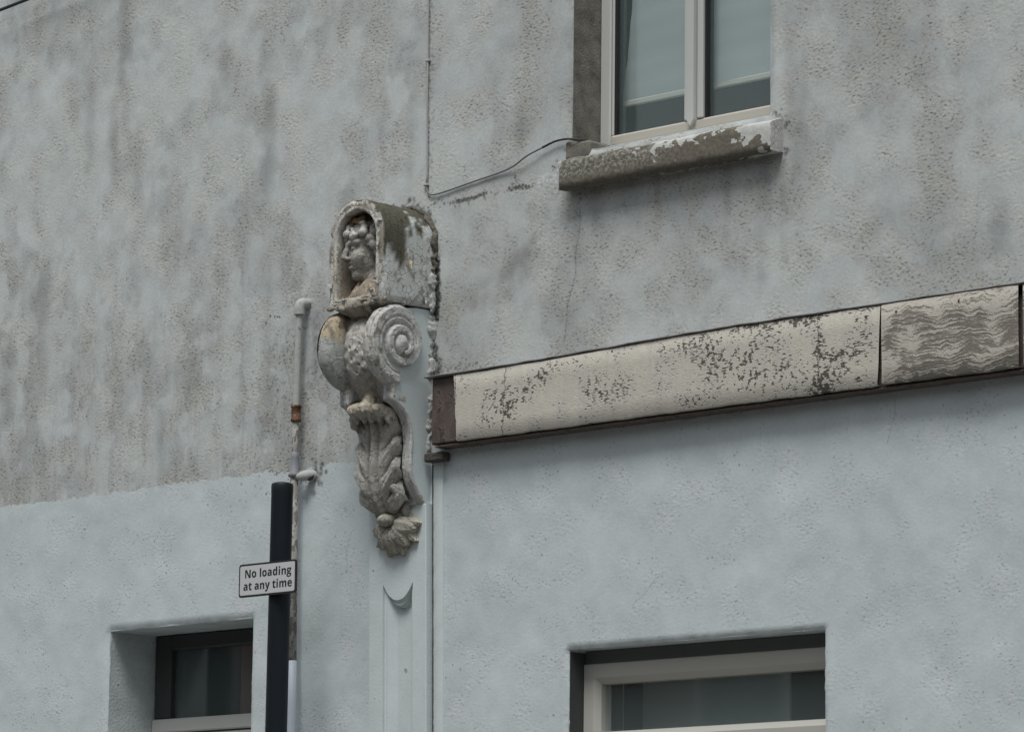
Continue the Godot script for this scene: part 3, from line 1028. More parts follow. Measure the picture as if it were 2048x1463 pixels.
func profile_at(pts: Array, t: float) -> Vector2:
	# Catmull-Rom through pts, t in 0..1
	var n := pts.size() - 1
	var s := clampf(t, 0, 1) * n
	var i := mini(int(s), n - 1)
	var f := s - i
	var p0: Vector2 = pts[maxi(i - 1, 0)]
	var p1: Vector2 = pts[i]
	var p2: Vector2 = pts[i + 1]
	var p3: Vector2 = pts[mini(i + 2, n)]
	return p1.cubic_interpolate(p2, p0, p3, f)

# a moulding that follows a side profile (z, y), with its cross-section given as (x, inset) pairs
func roll(prof: Array, cross: Array, nv: int, tint, bumps = null) -> ArrayMesh:
	var f := func(i: int, j: int) -> Vector3:
		var t := float(j) / (nv - 1)
		var p := profile_at(prof, t)
		var d := (profile_at(prof, t + 0.01) - profile_at(prof, t - 0.01)).normalized()
		var n := Vector2(-d.y, d.x)
		var ins: float = cross[i][1]
		if bumps != null: ins += bumps.call(cross[i][0], t)
		var q := p - n * ins
		return Vector3(cross[i][0], q.y, q.x)
	return sheet(cross.size(), nv, f, false, false, tint)

func arch_ring(d: float, z: float, n: int, base: float) -> Array:
	# outline of the niche block: round head, straight sides; d is the inset
	var r := 0.158 - d
	var out := []
	var spring := 4.735
	var bottom := base + d * 0.6
	for i in 9: out.append(Vector3(-r, lerpf(bottom, spring, i / 9.0), z))
	for i in n + 1:
		var a := PI - PI * i / n
		out.append(Vector3(cos(a) * r, spring + sin(a) * r, z))
	for i in range(1, 10): out.append(Vector3(r, lerpf(spring, bottom, i / 9.0), z))
	for i in range(1, 8): out.append(Vector3(lerpf(r, -r, i / 8.0), bottom, z))
	return out

func build_console() -> void:
	var c := thing("console_bracket", "peeling carved console bracket with a head in its arched niche", "console bracket")
	var chipn := FastNoiseLite.new()
	chipn.seed = 21
	chipn.frequency = 26.0
	chipn.fractal_octaves = 4
	var mossn := FastNoiseLite.new()
	mossn.seed = 22
	mossn.frequency = 14.0
	mossn.fractal_octaves = 4
	# --- niche block: one ring after another from the wall round the arch into the niche
	var plan := [[0.0, -0.01], [0.0, 0.02], [0.0, 0.04], [0.0, 0.06], [0.0, 0.08], [0.0, 0.10], [0.0, 0.12], [0.0, 0.14], [0.0, 0.16], [0.0, 0.18], [0.0, 0.20], [0.0, 0.22], [0.0, 0.24], [0.0, 0.26], [0.0, 0.275], [0.0, 0.286], [0.005, 0.294], [0.014, 0.297], [0.022, 0.294], [0.027, 0.292], [0.033, 0.295], [0.040, 0.296], [0.045, 0.291], [0.047, 0.282], [0.048, 0.26], [0.049, 0.235], [0.052, 0.21], [0.060, 0.188], [0.085, 0.172], [0.12, 0.165], [0.150, 0.164]]
	var rings := []
	for q in plan: rings.append(arch_ring(q[0], q[1], 40, 4.468))
	var count: int = rings[0].size()
	var nf := func(i: int, j: int) -> Vector3:
		var p: Vector3 = rings[j][i]
		var n := chipn.get_noise_3dv(p)
		p += Vector3(n, chipn.get_noise_3dv(p + Vector3(3, 1, 7)), n * 0.6) * 0.0035
		# bites out of the front arris
		if j >= 14 and j <= 17:
			var bite := maxf(0.0, chipn.get_noise_3dv(p * 0.7 + Vector3(9, 2, 2)) - 0.08)
			p.z -= 0.030 * bite
			p.x -= signf(p.x) * 0.016 * bite
		return p
	var nt := func(p: Vector3) -> Color:
		var m := mossn.get_noise_3dv(p * Vector3(1, 0.35, 1)) * 0.5 + 0.5
		var f := chipn.get_noise_3dv(p * Vector3(1, 0.22, 1)) * 0.5 + 0.5
		var out := absf(p.x) > 0.145 or Vector2(p.x, p.y - 4.735).length() > 0.148 and p.y > 4.735
		if p.z < 0.290 and out:
			# outside of the block: moss on the crown, running down behind the front edge
			var lim := 4.805 - 0.165 * smoothstep(0.12, 0.20, p.z)
			var w := smoothstep(lim - 0.03, lim + 0.015, p.y + (m - 0.5) * 0.16 + (f - 0.5) * 0.26)
			if p.x < 0.0: w = smoothstep(4.82, 4.86, p.y + (m - 0.5) * 0.1) * 0.7
			var base := Color(0.98, 1.03, 1.04) if p.x > 0.0 else Color(0.66, 0.62, 0.56)
			# rusty earth showing at the rear edge and in a long bare streak
			var bare := smoothstep(0.62, 0.72, f) * smoothstep(0.13, 0.05, p.z) * smoothstep(4.47, 4.56, p.y)
			base = base.lerp(Color(0.50, 0.46, 0.40), bare)
			return base.lerp(Color(0.135, 0.13, 0.10).lerp(Color(0.22, 0.20, 0.155), f), w)
		if p.z > 0.27:
			var w := smoothstep(0.42, 0.62, m * 0.6 + f * 0.4)
			return Color(1.0, 0.97, 0.91).lerp(Color(0.52, 0.465, 0.40), w)
		return Color(0.52, 0.45, 0.37).lerp(Color(0.25, 0.225, 0.19), smoothstep(0.4, 0.7, m) * smoothstep(4.60, 4.78, p.y))  # inside of the niche: shade painted into the tint, deepest under the arch
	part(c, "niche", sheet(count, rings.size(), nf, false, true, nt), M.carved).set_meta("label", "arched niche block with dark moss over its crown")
	# --- the crumbling floor of the niche and the cup below it
	var F := Field.new(Vector3(-0.19, 4.38, 0.09), Vector3(0.19, 4.56, 0.37), 0.005)
	for k in 26:
		var x := rng.randf_range(-0.145, 0.15)
		F.ellipsoid(Vector3(x, 4.468 + rng.randf_range(-0.006, 0.010), 0.285 + rng.randf_range(-0.012, 0.012)), Vector3(rng.randf_range(0.012, 0.028), rng.randf_range(0.006, 0.014), rng.randf_range(0.008, 0.018)), 0.006)
	F.capsule(Vector3(-0.13, 4.470, 0.24), Vector3(0.13, 4.470, 0.24), 0.020, 0.020, 0.012)
	F.ellipsoid(Vector3(-0.005, 4.462, 0.235), Vector3(0.080, 0.042, 0.080), 0.012)
	for k in 5: F.capsule(Vector3(-0.07 + 0.035 * k, 4.455, 0.300), Vector3(-0.05 + 0.026 * k, 4.422, 0.245), 0.013, 0.008, 0.003)
	F.ellipsoid(Vector3(0.015, 4.460, 0.285), Vector3(0.035, 0.028, 0.032), 0.010)
	F.ellipsoid(Vector3(-0.07, 4.455, 0.27), Vector3(0.04, 0.02, 0.028), 0.010)
	F.capsule(Vector3(0.03, 4.462, 0.29), Vector3(0.155, 4.468, 0.17), 0.013, 0.009, 0.006)
	part(c, "niche_cup", F.mesh(0.003, tint_of(Color(0.66, 0.61, 0.53), 0.8, 3)), M.stone)
	# --- flakes of thick paint curling off the block
	var spots := [Vector3(0.162, 4.66, 0.17), Vector3(0.162, 4.63, 0.155), Vector3(0.161, 4.58, 0.23), Vector3(0.161, 4.55, 0.05), Vector3(0.161, 4.53, 0.085), Vector3(0.161, 4.50, 0.06), Vector3(0.161, 4.61, 0.06), Vector3(0.10, 4.50, 0.298), Vector3(-0.06, 4.49, 0.298), Vector3(0.135, 4.80, 0.297), Vector3(0.134, 4.70, 0.298), Vector3(0.13, 4.55, 0.298), Vector3(-0.135, 4.56, 0.298), Vector3(0.161, 4.49, 0.12), Vector3(0.160, 4.57, 0.035)]
	for k in spots.size():
		var spot: Vector3 = spots[k]
		var side := spot.z < 0.28
		var r := rng.randf_range(0.012, 0.024)
		var a0 := rng.randf() * TAU
		var ff := func(i: int, j: int) -> Vector3:
			var a := a0 + TAU * i / 9.0
			var q := r * j / 3.0 * (0.75 + 0.35 * sin(a * 3.0 + k))
			var lift := 0.010 * pow(j / 3.0, 2.0) * maxf(0.0, sin(a - a0)) + 0.0015
			return spot + (Vector3(lift, sin(a) * q, cos(a) * q * 0.8) if side else Vector3(cos(a) * q * 0.8, sin(a) * q, lift))
		var tc := Color(1.0, 0.86, 0.66) if k < 2 else Color(1.0, 1.0, 0.97)
		part(c, "paint_flake", sheet(9, 4, ff, not side, true, tint_of(tc, 0.2, k)), M.stone)
	# --- the head
	var skin := tint_of(Color(0.68, 0.66, 0.61), 0.5, 4)
	var H := Field.new(Vector3(-0.125, -0.19, -0.10), Vector3(0.125, 0.12, 0.11), 0.0034)
	H.ellipsoid(Vector3(0, 0.022, -0.012), Vector3(0.056, 0.068, 0.066), 0.01)
	H.ellipsoid(Vector3(0, -0.032, 0.012), Vector3(0.045, 0.055, 0.050), 0.014)
	H.ellipsoid(Vector3(0, -0.078, 0.040), Vector3(0.019, 0.016, 0.017), 0.014)
	for s in [-1.0, 1.0]:
		H.ellipsoid(Vector3(s * 0.027, -0.028, 0.038), Vector3(0.019, 0.021, 0.018), 0.012)
		H.capsule(Vector3(s * 0.036, 0.012, 0.046), Vector3(s * 0.008, 0.014, 0.057), 0.009, 0.008, 0.010)
		H.ellipsoid(Vector3(s * 0.021, -0.003, 0.063), Vector3(0.013, 0.0085, 0.013), 0.006, Basis.IDENTITY, true)
		H.ellipsoid(Vector3(s * 0.021, -0.004, 0.049), Vector3(0.0095, 0.0065, 0.0075), 0.003)
		H.ellipsoid(Vector3(s * 0.009, -0.031, 0.066), Vector3(0.006, 0.005, 0.007), 0.005)
	H.capsule(Vector3(0, 0.008, 0.058), Vector3(0, -0.026, 0.077), 0.0065, 0.0085, 0.007)
	H.ellipsoid(Vector3(0, -0.044, 0.059), Vector3(0.015, 0.0055, 0.008), 0.004)
	H.ellipsoid(Vector3(0, -0.0495, 0.067), Vector3(0.015, 0.0022, 0.008), 0.003, Basis.IDENTITY, true)
	H.ellipsoid(Vector3(0, -0.056, 0.056), Vector3(0.012, 0.0055, 0.008), 0.004)
	H.capsule(Vector3(0, -0.06, -0.008), Vector3(0.012, -0.125, -0.010), 0.034, 0.037, 0.016)
	var head := part(c, "head", H.mesh(0.0022, skin), M.stone, Vector3(-0.036, 4.712, 0.190))
	head.rotation = Vector3(0.10, -0.46, 0.05)
	head.scale = Vector3.ONE * 1.42
	head.set_meta("label", "carved head looking out of the niche")
	var S := Field.new(Vector3(-0.13, 4.44, 0.12), Vector3(0.13, 4.62, 0.31), 0.005)
	S.ellipsoid(Vector3(0.0, 4.50, 0.20), Vector3(0.105, 0.055, 0.070), 0.02)
	S.ellipsoid(Vector3(0.02, 4.535, 0.205), Vector3(0.060, 0.050, 0.055), 0.02)
	for k in 5: S.capsule(Vector3(-0.085 + 0.045 * k, 4.475, 0.262), Vector3(-0.045 + 0.028 * k, 4.565, 0.225), 0.012, 0.008, 0.004)
	part(c, "drapery", S.mesh(0.003, tint_of(Color(0.66, 0.565, 0.46), 0.7, 14)), M.stone)
	# curls and a leafy wreath
	var C := Field.new(Vector3(-0.11, -0.09, -0.10), Vector3(0.11, 0.125, 0.10), 0.0036)
	for k in 84:
		var a := TAU * k / 84.0 * 6.0 + rng.randf() * 0.5
		var e := lerpf(-0.35, 1.35, k / 83.0)
		var d := Vector3(sin(a) * cos(e), sin(e), cos(a) * cos(e))
		if d.z > 0.30 and d.y < 0.42: continue
		var p := Vector3(0, 0.024, -0.012) + d * Vector3(0.058, 0.066, 0.066)
		var tang := d.cross(Vector3(rng.randfn(), rng.randfn(), rng.randfn())).normalized()
		var lift := d * rng.randf_range(0.004, 0.010)
		C.capsule(p - tang * 0.012, p + lift, 0.0055, 0.0085, 0.0015)
		C.capsule(p + lift, p + tang * 0.013 + d * rng.randf_range(-0.002, 0.010), 0.0085, 0.0035, 0.0015)
	for k in 9:      # wreath leaves over the brow, sweeping back
		var a := lerpf(-2.0, 2.0, k / 8.0)
		var root := Vector3(sin(a) * 0.064, 0.034 + 0.006 * cos(a * 5.0), cos(a) * 0.064 - 0.006)
		var up := Vector3(sin(a) * 0.014 - cos(a) * 0.012 * signf(a), 0.010 + 0.014 * (k % 2), cos(a) * 0.002)
		C.ellipsoid(root, Vector3(0.016, 0.013, 0.013), 0.002)
		C.ellipsoid(root + Vector3(-cos(a) * 0.014, 0.012, -0.006), Vector3(0.013, 0.010, 0.012), 0.002)
		C.capsule(root, root + up, 0.011, 0.004, 0.002)
	for s in [-1.0, 1.0]:
		for k in 5: C.ellipsoid(Vector3(s * (0.055 + 0.004 * (k % 2)), 0.016 - 0.020 * k, 0.010 - 0.012 * k), Vector3(0.014, 0.012, 0.017), 0.002)
	var hair_tint := func(p: Vector3) -> Color:
		var k := chipn.get_noise_3dv(p * 1.2)
		if p.y > 0.070: return Color(0.46, 0.30, 0.17)
		return Color(0.95, 0.94, 0.90) * (1.0 + 0.7 * k)
	var hair := part(head, "hair", C.mesh(0.0025, hair_tint), M.stone)
	hair.set_meta("label", "carved curls with a leafy wreath")

	# --- the scroll: two narrow rolls with spiral cheeks and a wide drilled strip between them
	var vol := [Vector2(0.11, 4.452), Vector2(0.195, 4.460), Vector2(0.281, 4.437), Vector2(0.329, 4.390), Vector2(0.353, 4.315), Vector2(0.353, 4.254), Vector2(0.338, 4.215), Vector2(0.297, 4.167), Vector2(0.250, 4.143), Vector2(0.228, 4.134), Vector2(0.228, 4.082), Vector2(0.205, 4.070), Vector2(0.15, 4.066)]
	for s in [-1.0, 1.0]:
		var cr := []
		for q in [[0.140, 0.10], [0.146, 0.05], [0.1500, 0.022], [0.1500, 0.009], [0.145, 0.002], [0.138, 0.0], [0.126, 0.001], [0.114, 0.003], [0.104, 0.009], [0.096, 0.020], [0.090, 0.036], [0.086, 0.055], [0.083, 0.08], [0.082, 0.11]]: cr.append([s * q[0], q[1]])
		if s > 0: cr.reverse()
		var tn := func(p: Vector3) -> Color:
			var m := mossn.get_noise_3dv(p) * 0.5 + 0.5
			var f := chipn.get_noise_3dv(p) * 0.5 + 0.5
			if s < 0:
				var w := smoothstep(4.33, 4.36, p.y + (m - 0.5) * 0.2)
				return Color(0.72, 0.755, 0.75).lerp(Color(0.88, 0.75, 0.55).lerp(Color(0.45, 0.40, 0.33), smoothstep(0.5, 0.6, f)), w) * (0.92 + 0.2 * m)
			var w := smoothstep(0.56, 0.62, f * 0.8 + m * 0.2) * smoothstep(4.22, 4.36, p.y)
			return Color(1.0, 1.0, 0.97).lerp(Color(0.50, 0.45, 0.38), w) * (0.9 + 0.2 * m)
		var bb := func(x: float, t: float) -> float:
			return 0.012 * maxf(0.0, chipn.get_noise_2d(x * 0.8 + s, t * 0.5) - 0.15)
		var sc := part(c, "scroll", roll(vol, cr, 70, tn, bb), M.stone)
		# spiral carved on the outer cheek: the band comes up from the stem, goes round the front and winds into the boss
		var cz := 0.190
		var cy := 4.305
		var turns := [0.168, 0.166, 0.156, 0.113, 0.094, 0.083, 0.073, 0.061, 0.049, 0.040, 0.034, 0.031, 0.029, 0.027]
		var reach := func(phi: float) -> float:      # phi in quarter turns from the stem
			var q := clampi(int(phi), 0, 12)
			return lerpf(turns[q], turns[q + 1], clampf(phi - q, 0.0, 1.0))
		var spiral := func(i: int, j: int) -> Vector3:
			var phi := 3.999 * i / 95.0
			var th := -PI / 2 - phi * PI / 2
			var Ro: float = reach.call(phi)
			var r := Ro * pow(j / 60.0, 0.85)
			var x := -0.006
			var n := 0
			while n < 2 and r < reach.call(phi + 4.0 * (n + 1)): n += 1
			var outer: float = reach.call(phi + 4.0 * n)
			var inner: float = reach.call(phi + 4.0 * (n + 1))
			if n < 2:
				var g := clampf((r - inner) / (outer - inner), 0.0, 1.0)
				x += 0.010 * (n + phi / 4.0) + 0.017 * smoothstep(0.02, 0.34, g) * (1.0 - 0.95 * smoothstep(0.84, 1.0, g))
				if n == 0 and phi < 3.0: x -= 0.006 * exp(-pow((g - 0.40) / 0.07, 2.0))
			else:
				x += 0.018 + 0.022 * sqrt(maxf(0.0, 1.0 - pow(r / outer, 2.0)))
			x *= smoothstep(1.0, 0.97, j / 60.0)
			x += chipn.get_noise_2d(cos(th) * r, sin(th) * r + s) * 0.0025
			return Vector3(s * (0.1515 + x), cy + sin(th) * r, cz - cos(th) * r)
		var ct := func(p: Vector3) -> Color:
			var f := chipn.get_noise_3dv(p) * 0.5 + 0.5
			var m := mossn.get_noise_3dv(p) * 0.5 + 0.5
			var w := smoothstep(0.56, 0.62, f) * smoothstep(0.24, 0.30, p.z)
			return Color(1.0, 1.04, 1.03).lerp(Color(0.52, 0.48, 0.41), w) * (0.93 + 0.14 * m)
		part(sc, "volute", sheet(96, 61, spiral, s > 0, false, ct), M.stone)
	# drilled strip, narrowing to a stem
	var mid := [Vector2(0.13, 4.43), Vector2(0.22, 4.425), Vector2(0.272, 4.39), Vector2(0.297, 4.335), Vector2(0.302, 4.28), Vector2(0.293, 4.225), Vector2(0.268, 4.175), Vector2(0.232, 4.14), Vector2(0.205, 4.105), Vector2(0.198, 4.07), Vector2(0.195, 4.04)]
	var holes := [[0.010, 0.30], [0.020, 0.42], [-0.012, 0.47], [0.022, 0.51], [0.0, 0.565], [-0.020, 0.38], [0.034, 0.36], [0.038, 0.56]]
	var strip := func(i: int, j: int) -> Vector3:
		var t := j / 100.0
		var u := i / 36.0 * 2.0 - 1.0
		var wid := lerpf(0.084, 0.030, smoothstep(0.56, 0.82, t))
		var p := profile_at(mid, t)
		var d := (profile_at(mid, t + 0.01) - profile_at(mid, t - 0.01)).normalized()
		var ins := 0.050 * (1.0 - sqrt(maxf(0.0, 1.0 - u * u * 0.98)))
		for q in holes:
			var dd := Vector2(u * wid - q[0], (t - q[1]) * 0.55).length()
			ins += 0.014 * smoothstep(0.0075, 0.004, dd)
		ins += 0.0016 * cos(t * 70.0 + u * 5.0) + 0.0016 * cos(t * 70.0 - u * 5.0)
		var q2 := p - Vector2(-d.y, d.x) * ins
		return Vector3(u * wid, q2.y, q2.x)
	part(c, "drilled_strip", sheet(37, 101, strip, false, false, tint_of(Color(0.86, 0.84, 0.79), 0.5, 7)), M.stone)
	# --- body behind the scroll and the S-shaped side plates
	var st := st_new()
	var zy := func(p: Vector2, t: float) -> Vector3: return Vector3(t, p.y, p.x)
	prism(st, PackedVector2Array([Vector2(-0.01, 4.455), Vector2(0.22, 4.435), Vector2(0.26, 4.36), Vector2(0.262, 4.28), Vector2(0.245, 4.20), Vector2(0.19, 4.125), Vector2(0.16, 4.085), Vector2(0.07, 4.07), Vector2(0.05, 3.68), Vector2(-0.01, 3.655)]), zy, -0.110, 0.110)
	part(c, "body", done(st), M.stone)
	var sp := [Vector2(0.227, 4.140), Vector2(0.227, 4.100), Vector2(0.225, 4.076), Vector2(0.195, 4.064), Vector2(0.160, 4.038), Vector2(0.133, 4.005), Vector2(0.119, 3.96), Vector2(0.114, 3.91), Vector2(0.118, 3.85), Vector2(0.116, 3.80), Vector2(0.098, 3.755), Vector2(0.070, 3.712), Vector2(0.040, 3.682), Vector2(0.031, 3.655)]
	for s in [-1.0, 1.0]:
		var side := func(i: int, j: int) -> Vector3:
			var t := j / 80.0
			var p := profile_at(sp, t)
			var d := (profile_at(sp, t + 0.01) - profile_at(sp, t - 0.01)).normalized()
			var e: Array = [[0.100, 0.030], [0.100, 0.010], [0.102, 0.002], [0.107, 0.0], [0.118, 0.0015], [0.130, 0.0015], [0.143, 0.0], [0.149, 0.003], [0.1515, 0.009], [0.1495, 0.014]][i]
			var q: Vector2 = p - Vector2(-d.y, d.x) * e[1]
			q.x = maxf(q.x, -0.01)
			q += Vector2(chipn.get_noise_2d(e[0], p.y), chipn.get_noise_2d(p.y, e[0])) * 0.0022
			return Vector3(s * e[0], q.y, q.x)
		var sd := part(c, "side_plate", sheet(10, 81, side, s < 0, false, tint_of(Color(1.0, 1.03, 1.03), 0.15, 8)), M.stone)
		var poly := PackedVector2Array([Vector2(-0.01, 3.656), Vector2(-0.01, 4.462), Vector2(0.10, 4.460), Vector2(0.20, 4.445), Vector2(0.26, 4.38), Vector2(0.28, 4.28), Vector2(0.24, 4.17)])
		for k in 61:
			var t := k / 60.0
			var p := profile_at(sp, t)
			var d := (profile_at(sp, t + 0.01) - profile_at(sp, t - 0.01)).normalized()
			poly.append(p - Vector2(-d.y, d.x) * 0.012)
		st = st_new()
		prism(st, poly, zy, s * 0.104, s * 0.1490)
		part(sd, "cheek", done(st), M.smooth)
	# the broken dark joint round the crown of the block
	var J := Field.new(Vector3(-0.02, 4.60, -0.03), Vector3(0.20, 4.93, 0.06), 0.006)
	for k in 30:
		var a := deg_to_rad(lerpf(-35.0, 96.0, k / 29.0)) + rng.randf_range(-0.03, 0.03)
		if rng.randf() < 0.2: continue
		var y := 4.735 + (sin(a) * 0.162 if a > 0.0 else a * 0.2)
		var x := cos(a) * 0.162 if a > 0.0 else 0.162
		J.ellipsoid(Vector3(x, y, rng.randf_range(0.0, 0.022)), Vector3(0.008, 0.013, 0.013) * rng.randf_range(0.6, 1.5), 0.006, Basis(Vector3(0, 0, 1), a))
	part(c, "joint_mortar", J.mesh(0.006, tint_of(Color(0.24, 0.225, 0.19), 1.0, 15)), M.stone)
	# ragged mortar and old paint where the right side meets the wall
	for e in [[3.87, 4.12, 0.150], [4.17, 4.45, 0.152], [4.47, 4.62, 0.160]]:
		var B := Field.new(Vector3(0.11, e[0] - 0.03, -0.03), Vector3(0.21, e[1] + 0.03, 0.09), 0.006)
		var n := int((e[1] - e[0]) / 0.015)
		for k in n:
			if rng.randf() < 0.3: continue
			var y := lerpf(e[0], e[1], (k + rng.randf_range(-0.4, 0.4)) / n)
			var r := rng.randf_range(0.5, 1.7)
			B.ellipsoid(Vector3(e[2] - 0.004 + rng.randf_range(-0.008, 0.006), y, rng.randf_range(-0.004, 0.02)), Vector3(0.0075, 0.018, 0.014) * r, 0.012, Basis(Vector3(1, 0, 0), rng.randf_range(-0.7, 0.7)))
		part(c, "mortar_edge", B.mesh(0.007, tint_of(Color(0.92, 0.95, 0.95), 0.5, 9)), M.stone)

	# --- acanthus leaf: lobes sweep up and outwards from the midrib, the tip curls over
	var zc := [Vector2(0.070, 3.628), Vector2(0.118, 3.655), Vector2(0.154, 3.70), Vector2(0.172, 3.76), Vector2(0.178, 3.83), Vector2(0.172, 3.90), Vector2(0.172, 3.96), Vector2(0.190, 4.03)]
	var ze := [Vector2(0.030, 3.640), Vector2(0.080, 3.668), Vector2(0.122, 3.73), Vector2(0.142, 3.79), Vector2(0.148, 3.86), Vector2(0.142, 3.92), Vector2(0.142, 3.97), Vector2(0.165, 4.03)]
	var leaf := func(i: int, j: int) -> Vector3:
		var s := j / 150.0
		var iu := clampi(i, 1, 79)
		var u := (iu - 1) / 78.0 * 2.0 - 1.0
		var au := absf(u)
		var a := profile_at(zc, s)
		var b := profile_at(ze, s)
		var p := a.lerp(b, pow(au, 2.3))
		# lobes
		var ph := s * 4.6 - 0.95 * pow(au, 1.25) + 0.22
		var f := fposmod(ph, 1.0)
		var edge := minf(f, 1.0 - f)
		var lobe := pow(sin(PI * f), 0.55) - 0.55
		var amp := smoothstep(0.20, 0.70, au)
		var h := 0.020 * amp * lobe + 0.010 * amp * (f - 0.5)
		h -= 0.022 * exp(-pow(edge / 0.075, 2.0)) * smoothstep(0.42, 0.85, au)
		# a vein up each lobe, fingers at its margin
		h += 0.005 * amp * exp(-pow((f - 0.5) / 0.09, 2.0))
		h += 0.012 * smoothstep(0.72, 1.0, au) * sin(PI * f) - 0.010 * smoothstep(0.9, 1.0, au)
		# midrib with a channel on either side
		h += 0.011 * exp(-pow(u / 0.085, 2.0)) - 0.016 * exp(-pow((au - 0.20) / 0.065, 2.0)) * smoothstep(0.02, 0.3, s)
		h += chipn.get_noise_2d(u * 0.1, s * 0.45) * 0.003
		var w := lerpf(0.080, 0.116, smoothstep(0.0, 0.25, s)) - 0.008 * smoothstep(0.6, 1.0, s)
		w *= 1.0 - 0.26 * (1.0 - pow(maxf(0.0, sin(PI * f)), 0.7)) * pow(au, 3.0)
		var d := (profile_at(zc, s + 0.02) - profile_at(zc, s - 0.02)).normalized()
		var n := Vector2(d.y, -d.x)
		p += n * h
		if i == 0 or i == 80: p = Vector2(maxf(p.x - 0.03, 0.03), p.y)
		return Vector3(u * w - 0.008, p.y, p.x)
	var leaf_tint := func(p: Vector3) -> Color:
		var m := mossn.get_noise_3dv(p) * 0.5 + 0.5
		var w := smoothstep(4.0, 4.06, p.y + (m - 0.5) * 0.06)
		return Color(0.75, 0.735, 0.69).lerp(Color(0.88, 0.80, 0.67), w) * (0.72 + 0.48 * m)
	var lf := part(c, "acanthus_leaf", sheet(81, 151, leaf, true, false, leaf_tint), M.stone)
	# the curled tip: rounded knobs overhanging the blade, and little scrolls at the foot
	var L := Field.new(Vector3(-0.13, 3.96, 0.10), Vector3(0.13, 4.15, 0.34), 0.0048)
	L.ellipsoid(Vector3(-0.052, 4.052, 0.218), Vector3(0.048, 0.027, 0.034), 0.009)
	L.ellipsoid(Vector3(0.005, 4.048, 0.226), Vector3(0.042, 0.030, 0.036), 0.007)
	L.ellipsoid(Vector3(0.056, 4.040, 0.204), Vector3(0.036, 0.030, 0.032), 0.007)
	L.ellipsoid(Vector3(0.090, 4.016, 0.172), Vector3(0.018, 0.032, 0.028), 0.006)
	L.ellipsoid(Vector3(-0.100, 4.018, 0.182), Vector3(0.022, 0.040, 0.030), 0.008)
	for k in 4: L.capsule(Vector3(-0.07 + 0.047 * k, 4.045, 0.236), Vector3(-0.062 + 0.040 * k, 4.005, 0.208), 0.017, 0.009, 0.005)
	L.capsule(Vector3(0.0, 4.125, 0.185), Vector3(0.0, 4.065, 0.215), 0.026, 0.026, 0.012)
	L.ellipsoid(Vector3(0.0, 4.040, 0.180), Vector3(0.100, 0.030, 0.040), 0.012)
	part(lf, "curled_tip", L.mesh(0.006, leaf_tint), M.stone)
	for s in [-1.0, 1.0]:
		var N := Field.new(Vector3(-0.14, 3.63, 0.0), Vector3(0.14, 3.80, 0.2), 0.0055)
		N.capsule(Vector3(s * 0.080, 3.738, 0.138), Vector3(s * 0.092, 3.715, 0.122), 0.019, 0.017, 0.006)
		part(lf, "foot_scroll", N.mesh(0.002, leaf_tint), M.stone)

	# --- hanging flower under the leaf
	var fl := Node3D.new()
	fl.name = "rosette"
	c.add_child(fl, true)
	var pet := func(a: float, len: float, wid: float, z0: float, z1: float, tone: Color, sd: int) -> void:
		var ax := Vector3(cos(a), sin(a), 0)
		var ac := Vector3(-sin(a), cos(a), 0)
		var base := Vector3(0.010, 3.606, 0.0)
		var pf := func(i: int, j: int) -> Vector3:
			var th := TAU * i / 24.0
			var s := j / 16.0
			var w := wid * pow(maxf(0.0, sin(PI * clampf(pow(s, 0.80) * 0.97 + 0.015, 0, 1))), 0.62)
			if j == 16: w *= 0.2
			var cs := cos(th)
			var q := base + ax * (0.012 + len * s) + ac * (w * cs)
			var up := 1.0 if sin(th) > 0.0 else 0.0
			q.z = lerpf(z0, z1, s) + 0.026 * sin(PI * minf(s, 1.0)) + sin(th) * 0.010 - 0.020 * cs * cs
			q.z += up * (0.005 * exp(-pow((absf(cs) - 0.45) / 0.25, 2.0)) - 0.004 * exp(-pow(cs / 0.15, 2.0))) + 0.014 * pow(s, 5.0)
			q += Vector3.ONE * chipn.get_noise_3dv(q) * 0.002
			return q
		part(fl, "petal", sheet(24, 17, pf, true, true, tint_of(tone, 0.3, sd)), M.stone)
	for k in 5:
		pet.call(deg_to_rad([-158, -124, -89, -52, -14][k]), [0.100, 0.104, 0.108, 0.106, 0.108][k], 0.041, 0.082, 0.050, Color(0.70, 0.675, 0.60), 40 + k)
	for k in 6:
		pet.call(deg_to_rad([-172, -141, -107, -71, -33, -2][k]), [0.118, 0.124, 0.122, 0.122, 0.126, 0.120][k], 0.030, 0.045, 0.034, Color(0.78, 0.75, 0.635), 50 + k)
	var K := Field.new(Vector3(-0.06, 3.55, 0.03), Vector3(0.08, 3.67, 0.16), 0.005)
	K.ellipsoid(Vector3(0.004, 3.618, 0.100), Vector3(0.042, 0.026, 0.038), 0.006)
	part(fl, "button", K.mesh(0.002, tint_of(Color(0.72, 0.69, 0.60), 0.3, 60)), M.stone)
	var bk := Field.new(Vector3(-0.16, 3.46, -0.02), Vector3(0.18, 3.70, 0.09), 0.007)
	bk.ellipsoid(Vector3(0.008, 3.605, 0.03), Vector3(0.100, 0.075, 0.025), 0.01)
	bk.ellipsoid(Vector3(0.0, 3.640, 0.045), Vector3(0.085, 0.035, 0.035), 0.01)
	part(fl, "backing", bk.mesh(0.002, tint_of(Color(0.7, 0.67, 0.6), 0.3, 61)), M.stone)

